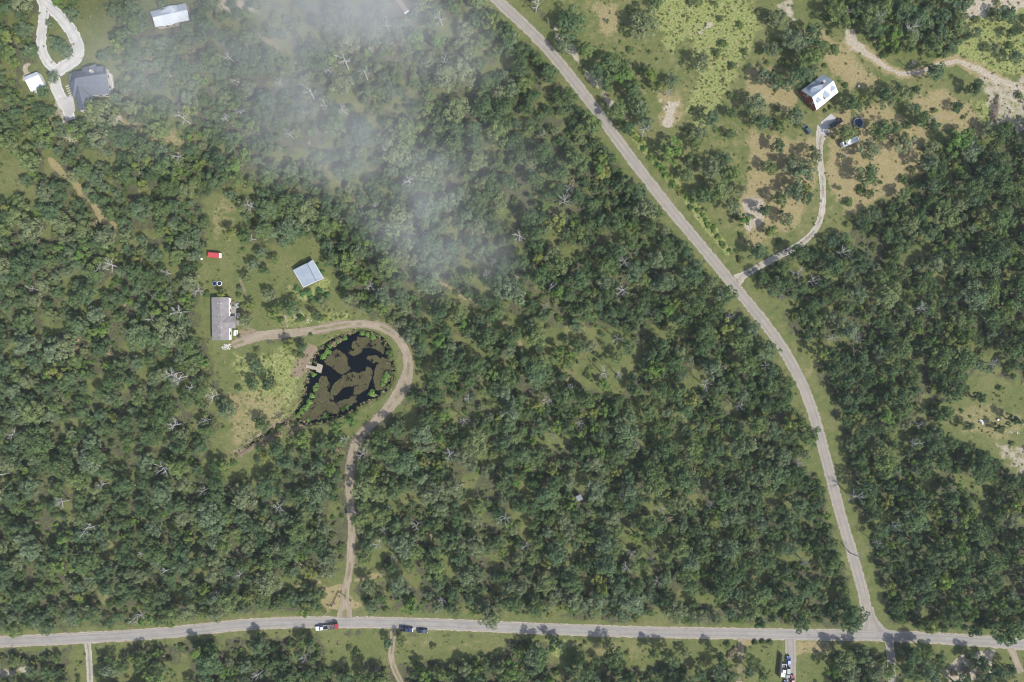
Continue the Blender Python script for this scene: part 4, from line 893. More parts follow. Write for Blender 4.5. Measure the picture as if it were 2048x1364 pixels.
q = f(838, 450, 0); t = empty('grill', (q[0], q[1], 0), .3, 'black lidded barbecue grill at the deck corner', 'grill')
MB().loft([[(x, -.42, .75), (x, -.38, 1.1), (x, 0, 1.25), (x, .38, 1.1), (x, .42, .75)] for x in (-.75, .75)]).build('lid', M['black'], t); MB().box((0, 0, .62), (1.5, .8, .24)).build('firebox', M['black'], t)
for sx in (-.6, .6):
    for sy in (-.3, .3): MB().box((sx, sy, .25), (.07, .07, .5)).build('leg', M['black'], t)
MB().box((1.0, 0, .78), (.5, .6, .04)).build('side_shelf', M['black'], t)
q = f(762, 975, 0); t = empty('picnic_table', (q[0], q[1], 0), math.radians(85), 'weathered white picnic table below the porch', 'table')
for i in range(5): MB().box((0, -.36 + i * .18, .74), (2.4, .165, .04)).build('plank', M['white'], t)
for s_ in (-.72, .72): MB().box((0, s_, .44), (2.4, .28, .04)).build('bench', M['white'], t)
for s_ in (-.85, .85): MB().tube([(s_, -.7, 0), (s_, -.1, .72)], .05, 4).tube([(s_, .7, 0), (s_, .1, .72)], .05, 4).tube([(s_, -.75, .42), (s_, .75, .42)], .05, 4).build('trestle', M['white'], t)

def rocks(name, cx, cy, n, spread, size, label, cat='stones', m=None):
    t = empty(name, U(cx, cy), 0, label, cat); g = random.Random(int(cx * 7 + cy)); meshes = []
    for i in range(3):
        b = MB(); vs = []
        for ring, (rr, z) in enumerate(((.8, 0), (1, .35), (.55, .8))): vs.append([(rr * math.cos(k * 1.047) * g.uniform(.75, 1.2), rr * math.sin(k * 1.047) * g.uniform(.75, 1.2), z * g.uniform(.85, 1.15)) for k in range(6)])
        meshes.append(b.loft(vs).mesh('stone', m or M['stone']))
    for i in range(n):
        o = link(bpy.data.objects.new('stone', meshes[i % 3]), t); a = g.uniform(0, 6.28); r = spread * math.sqrt(g.random()); s_ = size * g.uniform(.6, 1.3)
        o.location = (math.cos(a) * r, math.sin(a) * r * .6, -.03); o.scale = (s_, s_, s_ * .7); o.rotation_euler = (0, 0, g.uniform(0, 6.28))
    return t
rocks('rubble_pile', 454, 693, 22, 2.3, .42, 'scattered pile of pale rubble south of the taupe-roofed house')
rocks('rubble_pile', 617, 643, 10, 1.5, .28, 'little scatter of pale stones beside the dirt driveway')
rocks('rubble_pile', 2030, 864, 14, 2.2, .26, 'heap of pale broken stones in the eastern clearing')
rocks('rubble_pile', 1963, 1318, 20, 3.4, .3, 'pale rubble among weeds beside the dark roadside cedars')
t = empty('fire_ring', U(594, 627), 0, 'round ring of stones with a dark ash pit south of the barn', 'fire pit')
for i in range(20):
    a = i * math.pi / 10; MB().box((math.cos(a) * 1.9, math.sin(a) * 1.9, .1), (.42, .3, .25), a + .2).build('stone', M['stone'], t)
MB().cyl((.3, -.3, .0), .55, .06, 12).build('ash_bed', M['black'], t)
t = empty('plank', U(572, 641), 0, 'long pale plank lying beside the dirt driveway', 'plank'); 
MB().box((0, 0, .08), (.35, 6.2, .14), .22).build('board', M['oldwood'], t); MB().box((.5, .3, .05), (.2, 4.4, .08), .2).build('batten', M['oldwood'], t)

# barn
h = empty('barn', (0, 0, 0), 0, 'square barn with blue-grey ribbed metal roof in three strips', 'barn'); f = zf(560, 500, 8.525)
t4 = [f(225, 340, 2.6), f(345, 278, 3.5), f(456, 226, 4.2), f(556, 165, 3.3)]; b4 = [f(400, 636, 2.6), f(492, 588, 3.5), f(614, 532, 4.2), f(742, 480, 3.3)]
plane('roof_panel', M['barnroof'], [t4[0], t4[1], b4[1], b4[0]], h, .08); plane('roof_panel', M['barnroof'], [t4[1], t4[2], b4[2], b4[1]], h, .08, .06); plane('roof_panel', M['barnroof'], [(t4[2][0] + .12, t4[2][1], 3.9), t4[3], b4[3], (b4[2][0] + .12, b4[2][1], 3.9)], h, .08)
for a, b_ in ((b4[0], b4[1]), (b4[1], b4[2]), (b4[2], b4[3]), (t4[3], b4[3]), (t4[0], b4[0])): MB().tube([Vector(a) + Vector((0, 0, .04)), Vector(b_) + Vector((0, 0, .04))], .09, 4).build('edge_trim', M['white'], h)
walls(h, [t4[0], t4[3], b4[3], b4[0]], 2.5, M['steel'], .4, [(1, .5, 1.2, 1.1, .9)], (2, .3))
for i in range(4):
    q = Vector(b4[0]).lerp(Vector(b4[3]), .06 + i * .29); MB().box((q.x - .2, q.y + .3, 1.35), (.16, .16, 2.7)).build('post', M['oldwood'], h)

# brick house
h = empty('house', (0, 0, 0), 0, 'red brick house with bright metal roof, three dormers and grey wings', 'house'); f = zf(1580, 130, 7.575)
A, B = f(338, 492, 7.2), f(660, 238, 7.2); e = [f(404, 682, 3.4), f(732, 412, 3.4), f(500, 135, 3.4), f(172, 385, 3.4)]
plane('roof_slope', M['brickroof_sunlit'], [A, B, e[1], e[0]], h, .1); plane('roof_slope', M['greyroof'], [A, B, e[2], e[3]], h, .1)  # sun and shade put into the slopes as white and grey metal
plane('cross_gable_slope', M['greyroof'], [f(480, 372, 7.15), f(330, 340, 5.4), f(225, 435, 4.2), f(300, 420, 5.6)], h, .08, .12)
plane('cross_gable_slope', M['paleroof'], [f(480, 372, 7.15), f(330, 340, 5.4), f(455, 255, 4.6), f(500, 290, 6.6)], h, .08, .14)
q = f(503, 262, 7.0); MB().box((q[0], q[1], 5.8), (.9, .9, 4.4), .65).build('chimney', M['brick'], h); MB().box((q[0], q[1], 8.05), (1.1, 1.1, .15), .65).build('chimney_cap', M['concrete'], h)
ds = [(Vector(e[1]) - Vector(e[0])), (Vector(A) - Vector(e[0]))]
def dormer(u, v, w, d, hh):
    """gabled dormer: u along eave 0-1, v up the slope 0-1"""
    base = Vector(e[0]) + ds[0] * u + ds[1] * v; ex = ds[0].normalized(); iy = Vector((-ex.y, ex.x, 0)); iy = iy if iy.dot(ds[1]) > 0 else -iy
    z0 = base.z; dn = empty  # noqa
    P_ = lambda a, b_, z: base + ex * a + iy * b_ + Vector((0, 0, z - base.z))
    fr = MB().add([P_(-w, 0, z0 - .1), P_(w, 0, z0 - .1), P_(w, 0, z0 + hh), P_(0, 0, z0 + hh + w * .75), P_(-w, 0, z0 + hh), P_(-w, .12, z0 - .1), P_(w, .12, z0 - .1), P_(w, .12, z0 + hh), P_(0, .12, z0 + hh + w * .75), P_(-w, .12, z0 + hh)], [(0, 1, 2, 3, 4), (5, 9, 8, 7, 6)]).build('dormer', M['brick'], h)
    fr.data.materials[0] = M['brick']
    for s_ in (-1, 1):
        MB().slab(up([tuple(P_(0, -.2, z0 + hh + w * .75 + .08)), tuple(P_(0, d, z0 + hh + w * .75 + .08)), tuple(P_(s_ * (w + .2), d * .75, z0 + hh - .08)), tuple(P_(s_ * (w + .2), -.2, z0 + hh - .08))]), .07).build('dormer_slope', M['greyroof'], fr)
        MB().add([P_(s_ * w, 0, z0 - .1), P_(s_ * w, d * .8, z0 + hh), P_(s_ * w, 0, z0 + hh), P_(s_ * (w - .08), 0, z0 - .1), P_(s_ * (w - .08), d * .8, z0 + hh), P_(s_ * (w - .08), 0, z0 + hh)], [(0, 1, 2), (3, 5, 4)]).build('cheek', M['brick'], fr)
    q0 = P_(0, -.04, z0 + hh * .55); MB().box(q0, (w * 1.1, .06, hh * .8), math.atan2(ex.y, ex.x)).build('window', M['glass'], fr)
dormer(.17, .42, .85, 2.4, 1.0); dormer(.5, .25, 1.25, 4.0, 1.5); dormer(.82, .42, .85, 2.4, 1.0)
walls(h, [e[0], e[1], e[2], e[3]], 3.3, M['brick'], .45, [(3, .25, 1.1, .9, 1.4), (3, .7, 1.1, .9, 1.4), (0, .2, 1.2, .9, 1.4), (0, .8, 1.2, .9, 1.4)], (0, .5))
# brick gable end towards the south-west
ga = [Vector(e[0]).lerp(Vector(e[3]), .07), Vector(e[0]).lerp(Vector(e[3]), .93), Vector(A)]
sh = (Vector(e[1]) - Vector(e[0])).normalized() * .5
MB().add([ga[0] + sh + Vector((0, 0, -.15)), ga[1] + sh + Vector((0, 0, -.15)), ga[2] + sh + Vector((0, 0, -.25))] + [ga[0] + sh * 1.3 + Vector((0, 0, -.15)), ga[1] + sh * 1.3 + Vector((0, 0, -.15)), ga[2] + sh * 1.3 + Vector((0, 0, -.25))], [(0, 1, 2), (3, 5, 4)]).build('gable_wall', M['brick'], h)
for i, fr_ in enumerate((.3, .7)): q = ga[0].lerp(ga[1], fr_) + sh * .9 + Vector((0, 0, .5)); MB().box(q, (.9, .12, 1.1), math.atan2((ga[1] - ga[0]).y, (ga[1] - ga[0]).x)).build('window', M['white'], h)
plane('side_porch', M['deckwood'], [f(205, 500, .4), f(240, 470, .4), f(385, 650, .4), f(345, 665, .4)], h, .2)
q = f(255, 545, 0); tag(MB().box((q[0], q[1], .5), (1.1, 1.1, 1.0), .6).add([(q[0] - .3, q[1] - .3, 1.05), (q[0] + .3, q[1] - .3, 1.05), (q[0] + .3, q[1] + .3, 1.05), (q[0] - .3, q[1] + .3, 1.05)], [(0, 1, 2, 3)]).build('air_conditioner', M['steel']), 'grey air-conditioning unit against the brick gable wall', 'air conditioner')

# lookout hut
t = empty('lookout_hut', U(1157, 992), .45, 'small square grey-roofed lookout hut hidden in the woods', 'hut')
MB().slab(up([(-1.25, -1.25, 3.5), (1.25, -1.25, 3.5), (1.25, 1.25, 3.9), (-1.25, 1.25, 3.9)]), .1).build('roof', mat('weathered_grey_sheet', (.17, .18, .20), (.13, .14, .155), 1.0, .8), t)
for s_ in (-1, 1):
    MB().box((s_ * 1.0, 0, 2.6), (.06, 2.0, 1.7)).build('wall', M['brown'], t); MB().box((0, s_ * 1.0, 2.3), (2.06, .06, 1.0)).build('wall', M['brown'], t)
    for r_ in (-1, 1): MB().box((s_ * .92, r_ * .92, 1.7), (.14, .14, 3.4)).build('post', M['oldwood'], t)
MB().box((0, 0, 1.75), (2.2, 2.2, .1)).build('floor', M['oldwood'], t); MB().tube([(1.3, -.3, 0), (1.05, -.3, 1.7)], .05, 4).tube([(1.3, .3, 0), (1.05, .3, 1.7)], .05, 4).build('ladder', M['oldwood'], t)

# dock
t = empty('dock', U(632, 736), 0, 'small weathered wooden dock over the algae-covered pond', 'dock'); f = zf(570, 640, 6.2)
O = Vector(U(632, 736))
def rel(p): return (p[0] - O.x, p[1] - O.y, p[2])
def deck(name, q, n):
    d_ = plane(name, M['deckwood'], [rel(x) for x in q], t, .08); a, b_, c_, e_ = [Vector(rel(x)) for x in q]
    for i in range(n):
        u = (i + .5) / n; m0, m1 = a.lerp(e_, u), b_.lerp(c_, u); dv = m1 - m0; L = (e_ - a).length / n * .82
        MB().box(((m0 + m1) / 2) + Vector((0, 0, .02)), (dv.length * .98, L, .04), math.atan2(dv.y, dv.x)).build('plank', M['oldwood'], d_)
deck('platform', [f(400, 535, .25), f(472, 560, .25), f(448, 660, .25), f(385, 640, .25)], 12)
deck('walkway', [f(262, 552, .22), f(258, 592, .22), f(395, 622, .22), f(398, 580, .22)][::-1], 6)
for zx, zy in ((405, 540), (468, 562), (446, 655), (390, 638), (300, 565), (300, 600)): q = rel(f(zx, zy, 0)); MB().cyl((q[0], q[1], -1.0), .09, 1.6, 7).build('pile', M['bark'], t)

# trampoline
q = U(1715, 247); t = empty('trampoline', (q.x, q.y, 0), 0, 'round trampoline with navy mat and grey rim beside trees', 'trampoline')
MB().cyl((0, 0, .86), 1.85, .03, 32).build('mat', M['trampmat'], t); MB().ring((0, 0, .88), 1.86, 2.25, .07, 32).build('rim_pad', M['pad'], t)
for i in range(6): a = i * math.pi / 3; MB().tube([(2.15 * math.cos(a), 2.15 * math.sin(a), 0), (2.15 * math.cos(a), 2.15 * math.sin(a), .88)], .035, 6).build('leg', M['steel'], t)
# stock tubs
for i, (x, y, r_) in enumerate(((430, 567, .95), (440, 567, 1.0))):
    q = U(x, y); t = empty('stock_tub', (q.x, q.y, 0), 0, ['dark round tub in the grass, the western of the pair', 'dark round tub with pale rim, the eastern of the pair'][i], 'tub', 'two round tubs north of the taupe-roofed house')
    MB().ring((0, 0, 0), r_ - .06, r_, .6, 22).build('shell', M['black' if i == 0 else 'steel'], t); MB().cyl((0, 0, .38), r_ - .07, .04, 22).build('water_surface', M['tubwater'], t); MB().ring((0, 0, .6), r_ - .1, r_ + .06, .06, 22).build('lip', M['pad' if i == 0 else 'white'], t)

# ------------------------------------------------------------------ vehicles
def sec(x, zl, zh, w): return [(x, -w * .93, zl), (x, -w, zl + .3 * (zh - zl)), (x, -w * .97, zh - .10), (x, -w * .84, zh), (x, w * .84, zh), (x, w * .97, zh - .10), (x, w, zl + .3 * (zh - zl)), (x, w * .93, zl)]
def wheel(t, x, y, r=.34, w=.22):
    n = 16; ring = lambda yy, rr: [(x + rr * math.cos(2 * math.pi * k / n), yy, r + rr * math.sin(2 * math.pi * k / n)) for k in range(n)]
    wh = MB().loft([ring(y - w / 2, r * .9), ring(y - w / 2 + .03, r), ring(y + w / 2 - .03, r), ring(y + w / 2, r * .9)]).build('wheel', M['tyre'], t)
    o = .012 if y > 0 else -.012; MB().loft([ring(y - w / 2 + o, r * .6), ring(y + w / 2 + o, r * .6)]).build('rim', M['rim'], wh)
def quad(name, t, p, m, out=.012):
    n = newell(p).normalized(); c = sum((Vector(x) for x in p), Vector()) / 4
    q = [c + (Vector(x) - c) * .88 + n * out for x in p]; q2 = [x - n * .03 for x in q]
    return MB().add(q + q2, [(0, 1, 2, 3), (7, 6, 5, 4)] + [(k, 4 + k, 4 + (k + 1) % 4, (k + 1) % 4) for k in range(4)]).build(name, m, t)
def car(px, py, head, kind, pname, col, label, cat='car', group=None, z=.05):
    q = U(px, py); t = empty({'pickup': 'pickup_truck', 'suv': 'parked_car', 'sedan': 'parked_car', 'hatch': 'parked_car'}[kind], (q.x, q.y, z), math.radians(head), label, cat, group); m = paint(pname, col)
    if kind == 'pickup':
        L = 2.85; w = .98; MB().loft([sec(-.75, .42, 1.08, w), sec(.4, .40, 1.10, w), sec(1.2, .40, 1.08, w), sec(2.55, .45, 1.02, w * .97), sec(2.85, .55, .92, w * .88)]).build('body', m, t)
        bd = MB(); bd.box((-1.8, w - .05, .78), (2.05, .1, .62)); bd.box((-1.8, -w + .05, .78), (2.05, .1, .62)); bd.box((-2.80, 0, .78), (.1, 2 * w - .02, .6)); bd.build('bed_walls', m, t)
        MB().box((-1.8, 0, .56), (2.0, 2 * w - .22, .1)).build('bed_floor', M['black'], t); MB().box((-2.88, 0, .5), (.12, 1.8, .18)).build('bumper', M['rim'], t)
        cb = [(-.85, .80), (1.25, .80)]; ct = [(-.62, .70), (.55, .70)]; z0, z1 = 1.07, 1.78; wx = 1.75
    elif kind == 'suv':
        L = 2.4; w = .95; MB().loft([sec(-2.4, .5, .98, w * .88), sec(-2.25, .42, 1.1, w), sec(0, .36, 1.1, w), sec(1.2, .36, 1.06, w), sec(2.2, .42, .98, w * .95), sec(2.4, .5, .85, w * .84)]).build('body', m, t)
        cb = [(-2.2, .84), (1.15, .84)]; ct = [(-1.95, .70), (.35, .70)]; z0, z1 = 1.08, 1.68; wx = 1.45
    elif kind == 'hatch':
        L = 2.05; w = .87; MB().loft([sec(-2.05, .45, .9, w * .85), sec(-1.9, .36, 1.0, w), sec(0, .3, 1.0, w), sec(1.0, .3, .97, w), sec(1.85, .36, .84, w * .93), sec(2.05, .45, .7, w * .8)]).build('body', m, t)
        cb = [(-1.85, .76), (1.0, .76)]; ct = [(-1.4, .62), (.2, .62)]; z0, z1 = .98, 1.46; wx = 1.25
    else:
        L = 2.35; w = .9; MB().loft([sec(-2.35, .45, .88, w * .86), sec(-2.2, .36, 1.0, w * .97), sec(-1.2, .3, 1.02, w), sec(0, .3, 1.0, w), sec(1.1, .3, .98, w), sec(2.15, .36, .84, w * .95), sec(2.35, .45, .72, w * .82)]).build('body', m, t)
        cb = [(-1.65, .78), (1.05, .78)]; ct = [(-.95, .62), (.25, .62)]; z0, z1 = .99, 1.44; wx = 1.4
    (xb, wb), (xf, wf) = cb; (tb, wtb), (tf, wtf) = ct
    b = [(xb, -wb, z0), (xf, -wf, z0), (xf, wf, z0), (xb, wb, z0)]; tp = [(tb, -wtb, z1), (tf, -wtf, z1), (tf, wtf, z1), (tb, wtb, z1)]
    MB().add(b + tp, [(4, 5, 6, 7), (0, 1, 5, 4), (1, 2, 6, 5), (2, 3, 7, 6), (3, 0, 4, 7)]).build('cabin', m, t)
    quad('windshield', t, [b[1], b[2], tp[2], tp[1]], M['glass']); quad('rear_window', t, [b[3], b[0], tp[0], tp[3]], M['glass']); quad('side_window', t, [b[0], b[1], tp[1], tp[0]], M['glass']); quad('side_window', t, [b[2], b[3], tp[3], tp[2]], M['glass'])
    for s_ in (-1, 1):
        MB().box((L - .1, s_ * w * .66, .74 if kind != 'pickup' else .85), (.14, .34, .14)).build('headlight', M['lens'], t); MB().box((-L + .03, s_ * w * .74, .8), (.1, .24, .16)).build('tail_light', M['redlens'], t)
        MB().box((xf - .35, s_ * (w + .08), z0 + .1), (.16, .2, .14)).build('mirror', m, t)
        for xx in (-wx, wx): wheel(t, xx, s_ * (w - .1), .38 if kind in ('pickup', 'suv') else .33)
    return t
rd = 'vehicles on the lower road'
car(814, 1257, -6, 'pickup', 'blue_paint', (.018, .040, .12), 'dark blue pickup truck parked on the lower road verge', 'pickup', rd)
car(845.5, 1260.5, -3, 'sedan', 'navy_paint', (.016, .030, .07), 'navy sedan parked on the verge behind the blue pickup', 'car', rd)
car(645, 1254, 188, 'pickup', 'white_car_paint', (.60, .61, .63), 'white pickup truck hitched to a dark slatted trailer', 'pickup', rd)
q = U(667, 1250); t = empty('stock_trailer', (q.x, q.y, .05), math.radians(8), 'dark high-sided trailer with a red end behind the white pickup', 'trailer', rd)
MB().box((0, 0, .65), (4.4, 2.0, .12)).build('deck', M['brown'], t); MB().box((1.75, 0, 1.5), (1.15, 2.04, 1.6)).build('red_box', paint('red_paint', (.33, .03, .045)), t)
for s_ in (-1, 1):
    for k in range(4): MB().box((-.55, s_ * .98, .95 + k * .35), (3.4, .05, .14)).build('rail', M['black'], t)
    for k in range(4): MB().box((-2.1 + k * 1.05, s_ * .98, 1.35), (.07, .07, 1.4)).build('post', M['black'], t)
    for xx in (-.5, .45): wheel(t, xx, s_ * 1.08)
for k in range(5): MB().box((-2.0 + k * .7, 0, 2.05), (.08, 1.96, .06)).build('hoop', M['steel'], t)
MB().tube([(-2.2, 0, .55), (-3.2, 0, .5)], .06, 5).build('drawbar', M['black'], t)
pk = 'cars parked on the paved drive'
car(1576, 1319.5, 92, 'hatch', 'bright_blue_paint', (.015, .085, .30), 'bright blue hatchback parked alone at the head of the drive', 'car', pk)
car(1565.5, 1339, 264, 'pickup', 'white_car_paint', (.60, .61, .63), 'white pickup with dark open bed on the paved drive', 'pickup', pk)
car(1574.5, 1343, 268, 'suv', 'teal_paint', (.022, .050, .068), 'dark teal car close beside the white pickup', 'car', pk)
car(1583.8, 1359, 91, 'sedan', 'dark_red_paint', (.17, .018, .03), 'dark red sedan on the grass side of the drive', 'car', pk)
car(1571, 1369, 92, 'sedan', 'slate_paint', (.028, .048, .095), 'slate blue sedan behind the dark teal car', 'car', pk)
car(1670.5, 247.5, 213, 'pickup', 'black_paint', (.012, .014, .024), 'black pickup truck on the concrete pad near the brick house', 'pickup')
car(1612, 259.5, 126, 'suv', 'green_grey_paint', (.055, .088, .094), 'grey-green car parked alone on dry grass near the brick house', 'car')
# white bus
q = U(1697, 285.5); t = empty('bus', (q.x, q.y, .0), math.radians(22), 'long white bus parked under a tree south of the trampoline', 'bus')
def bsec(x, w=1.2, zh=2.9): return [(x, -w, .5), (x, -w, zh - .25), (x, -w + .2, zh), (x, w - .2, zh), (x, w, zh - .25), (x, w, .5)]
MB().loft([bsec(-4.0, 1.1, 2.8), bsec(-3.85), bsec(3.0), bsec(3.3, 1.15, 2.4), bsec(3.35, 1.1, 1.5), bsec(4.1, 1.0, 1.3)]).build('body', M['white'], t)
for s_ in (-1, 1):
    for k in range(6): MB().box((-3.2 + k * 1.05, s_ * 1.205, 1.95), (.8, .03, .6)).build('window', M['glass'], t)
    for xx in (-2.5, 2.4): wheel(t, xx, s_ * 1.02, .45, .28)
MB().box((-3.1, 0, 2.95), (.8, .9, .18)).build('roof_hatch', M['black'], t); MB().box((2.6, .2, 2.93), (.5, .5, .1)).build('roof_hatch', M['pad'], t); MB().box((3.345, 0, 1.95), (.06, 1.8, .75)).build('windshield', M['glass'], t)
# red trailer
q = U(432, 511); t = empty('cargo_trailer', (q.x, q.y, 0), math.radians(-4), 'red enclosed trailer with pale end standing on the grass', 'trailer')
def tsec(x, w=1.15, zh=2.35): return [(x, -w, .45), (x, -w, zh - .3), (x, -w + .25, zh), (x, w - .25, zh), (x, w, zh - .3), (x, w, .45)]
MB().loft([tsec(-2.75, 1.0, 2.2), tsec(-2.55), tsec(2.1), tsec(2.35, 1.12, 2.3)]).build('body', paint('trailer_red', (.42, .055, .055), .5), t); MB().loft([tsec(2.36, 1.1, 2.28), tsec(2.75, .95, 2.0)]).build('nose_panel', M['white'], t)
for k in range(4): MB().box((-2.0 + k * 1.1, 0, 2.36), (.06, 1.7, .03)).build('roof_rib', paint('rib_red', (.4, .08, .08), .5), t)
for s_ in (-1, 1):
    for xx in (-.5, .35): wheel(t, xx, s_ * 1.05, .34)
MB().tube([(2.7, 0, .5), (3.5, 0, .45)], .06, 5).build('drawbar', M['black'], t)
# slatted trailer at the top edge
q = U(803, 10); t = empty('flatbed_trailer', (q.x, q.y, 0), math.radians(-56), 'long narrow flatbed trailer with rusty slats and white end', 'trailer')
MB().box((0, 0, .7), (8.6, 1.9, .1)).build('frame', M['brown'], t)
for k in range(20): MB().box((-4.1 + k * .42, 0, .78), (.2, 2.0, .06)).build('slat', M['rust' if k % 2 else 'oldwood'], t)
MB().box((4.35, 0, .95), (.5, 2.2, .5)).build('end_board', M['white'], t)
for s_ in (-1, 1):
    for xx in (-.6, .4): wheel(t, xx, s_ * .95)
# small things
for lab, x, y in (('white bucket standing by the scrap heap', 1994.5, 839.5), ('white bucket left of the red trailer drawbar', 404.5, 518), ('white bucket east of the brick house', 1716.5, 173.5)):
    q = U(x, y); t = empty('bucket', (q.x, q.y, 0), 0, lab, 'bucket'); MB().cyl((0, 0, 0), .34, .7, 14, .42).build('shell', M['white'], t); MB().cyl((0, 0, .7), .44, .05, 14).build('lid', M['white'], t)
LABP = None
q = U(1963, 842.5); t = empty('scrap_heap', (q.x, q.y, 0), math.radians(-35), 'heap of grey scrap metal lying in the eastern clearing', 'scrap')
g = random.Random(4)
for k in range(7):
    b = MB(); L = g.uniform(.9, 2.2); w = g.uniform(.3, .7); z = .1 + k * .07
    b.add([(-L / 2, -w / 2, z), (0, -w / 2, z + g.uniform(.1, .5)), (L / 2, -w / 2, z), (L / 2, w / 2, z), (0, w / 2, z + g.uniform(.1, .5)), (-L / 2, w / 2, z)], [(0, 1, 4, 5), (1, 2, 3, 4)])
    o = b.build('metal_sheet', M['steel' if k % 3 else 'white'], t); o.location = (g.uniform(-.5, .5), g.uniform(-.5, .5), 0); o.rotation_euler = (0, 0, g.uniform(-.6, .6))
wheel(t, .6, -.7)
q = U(1988, 222); t = empty('brush_pile', (q.x, q.y, 0), 0, 'long heap of brown cut branches beside the weedy sand', 'brush pile')
b = MB(); g = random.Random(8)
for k in range(260):
    u = g.uniform(-1, 1); c_ = Vector((u * .9 + g.uniform(-1.3, 1.3) * (1.1 - abs(u)), u * 6.2, g.uniform(0, 1.5) * (1.1 - abs(u)))); d_ = Vector((g.uniform(-1, 1), g.uniform(-1, 1), g.uniform(-.25, .4))).normalized() * g.uniform(.5, 1.8)
    b.tube([c_ - d_, c_ + Vector((g.uniform(-.2, .2), g.uniform(-.2, .2), .1)), c_ + d_], [.07, .055, .02], 4, False)
b.build('cut_branches', mat('cut_brush', (.16, .12, .10), (.26, .22, .19), 1.0, .9, .1), t)
# entrance fence and posts
def rail_fence(name, pts, label, m, hgt=1.2, rails=3):
    o_ = U(*pts[0]); t = empty(name, (o_.x, o_.y, 0), 0, label, 'fence'); V = [U(*p) - o_ for p in pts]
    for a, b_ in zip(V[:-1], V[1:]):
        L = (b_ - a).length; n = max(1, round(L / 2.2)); rz = math.atan2((b_ - a).y, (b_ - a).x)
        for i in range(n + 1 if b_ == V[-1] else n): p = a.lerp(b_, i / n); MB().box((p.x, p.y, hgt / 2 + .05), (.16, .16, hgt + .1), rz).build('post', m, t)
        for k in range(rails): c_ = (a + b_) / 2; MB().box((c_.x, c_.y, hgt * (k + .8) / rails), (L, .06, .18), rz).build('rail', m, t)
    return t
rail_fence('entrance_fence', [(665, 1212), (672, 1198), (679, 1184), (691, 1192)], 'angled pale timber entrance fence at the dirt driveway', M['oldwood'], 1.3)
rail_fence('entrance_fence', [(655, 1211), (664, 1212)], 'short pale timber fence stub by the driveway entrance', M['oldwood'], 1.1)
o_ = U(1561, 1306); t = empty('board_fence', (o_.x, o_.y, 0), 0, 'tall weathered board fence along the parked cars', 'fence'); a, b_ = Vector((0, 0, 0)), U(1556, 1352) - o_
for i in range(13):
    p = a.lerp(b_, (i + .5) / 13); MB().box((p.x, p.y, 1.1), (.05, b_.length / 13 * .95, 2.1 + .06 * (i % 3)), math.atan2(b_.y, b_.x) - math.pi / 2).build('board', M['deckwood'], t)
for i in range(5): p = a.lerp(b_, i / 4); MB().box((p.x + .09, p.y, 1.1), (.12, .12, 2.3)).build('post', M['oldwood'], t)
for i, (x, y, lab) in enumerate(((437, 1234, 'white marker post by the dark road patch'), (651, 1228, 'white marker post north of the white pickup'), (948, 1229, 'white marker post on the verge east of the two blue vehicles'))):
    q = U(x, y); t = empty('marker_post', (q.x, q.y, 0), 0, lab, 'post', 'white marker posts along the lower road'); MB().cyl((0, 0, 0), .11, 2.1, 8).build('pole', M['white'], t); MB().cyl((0, 0, 2.1), .16, .08, 8).build('cap', M['white'], t); MB().box((0, -.16, 1.7), (.5, .04, .35)).build('plate', M['white'], t)
# wheel ruts in the dry field
for i in range(6):
    dx = (0, 5, 11, 26, 31, 38)[i]; ribbon('wheel_rut', [(1683 + dx, 302 - dx * .35), (1700 + dx, 325 - dx * .3), (1718 + dx, 352 - dx * .3)], 1.6, .016 + .002 * i, M['dirttrack'], f'pale wheel rut in the dry field, the {ORD[i]} one eastwards', .1, 5, 60 + i)

# ------------------------------------------------------------------ single shrubs, pond plants
def shrub_thing(name, x, y, r, m, label, group, hgt=.8, cards=160, size=.22, z=0.0):
    key = (m, cards, hgt)
    if key not in SHR: SHR[key] = [(leaf_cloud('leaves', [(0, 0, .55 * hgt, .6), (.45, .15, .4 * hgt, .45), (-.35, .4, .42 * hgt, .45), (-.15, -.5, .4 * hgt, .45)], cards, size, M[m], 800 + len(SHR) * 7 + i, .55, hgt), MB().tube([(0, 0, -.1), (.05, .05, .5 * hgt)], [.06, .02], 5).tube([(0, 0, .1), (.4, .1, .5 * hgt)], [.04, .015], 4).tube([(0, 0, .1), (-.3, .3, .5 * hgt)], [.04, .015], 4).mesh('stems', M['bark'])) for i in range(3)]
    lm, sm = R.choice(SHR[key]); q = U(x, y); t = empty(name, (q.x, q.y, z), R.uniform(0, 6.28), label, 'plant', group); s_ = r * K; t.scale = (s_, s_, s_)
    link(bpy.data.objects.new('leaves', lm), t); link(bpy.data.objects.new('stems', sm), t); return t
SHR = {}
its = []
for x, y, r in ((655, 703, 8), (646, 714, 7), (650, 709, 6), (630, 778, 6), (624, 792, 7), (619, 804, 8), (612, 815, 8), (603, 824, 7), (596, 831, 6), (633, 770, 5), (744, 787, 9), (773, 750, 8), (770, 760, 7), (765, 769, 6), (746, 674, 7), (724, 667, 6), (735, 669, 6), (651, 832, 8), (627, 749, 6), (616, 840, 5), (686, 820, 5), (694, 815, 6), (661, 692, 6), (676, 682, 6), (690, 676, 6)): its.append((x, y, shrub_thing('water_plant', x, y, r, 'lily', None, 'green plants along the pond edge', .6, 130, .24, -.3)))
label_all(its, 'lush green water plant'); its = []
for x, y, r in ((595, 577, 9), (606, 588, 9), (616, 584, 11), (622, 596, 8), (640, 582, 10), (632, 600, 9), (602, 536, 10), (611, 531, 8), (645, 545, 8), (636, 530, 7), (655, 590, 9)): its.append((x, y, shrub_thing('leafy_bush', x, y, r * .8, 'vine', None, 'bushes around the barn', .8, 170, .24)))
label_all(its, 'vivid green bush'); its = []
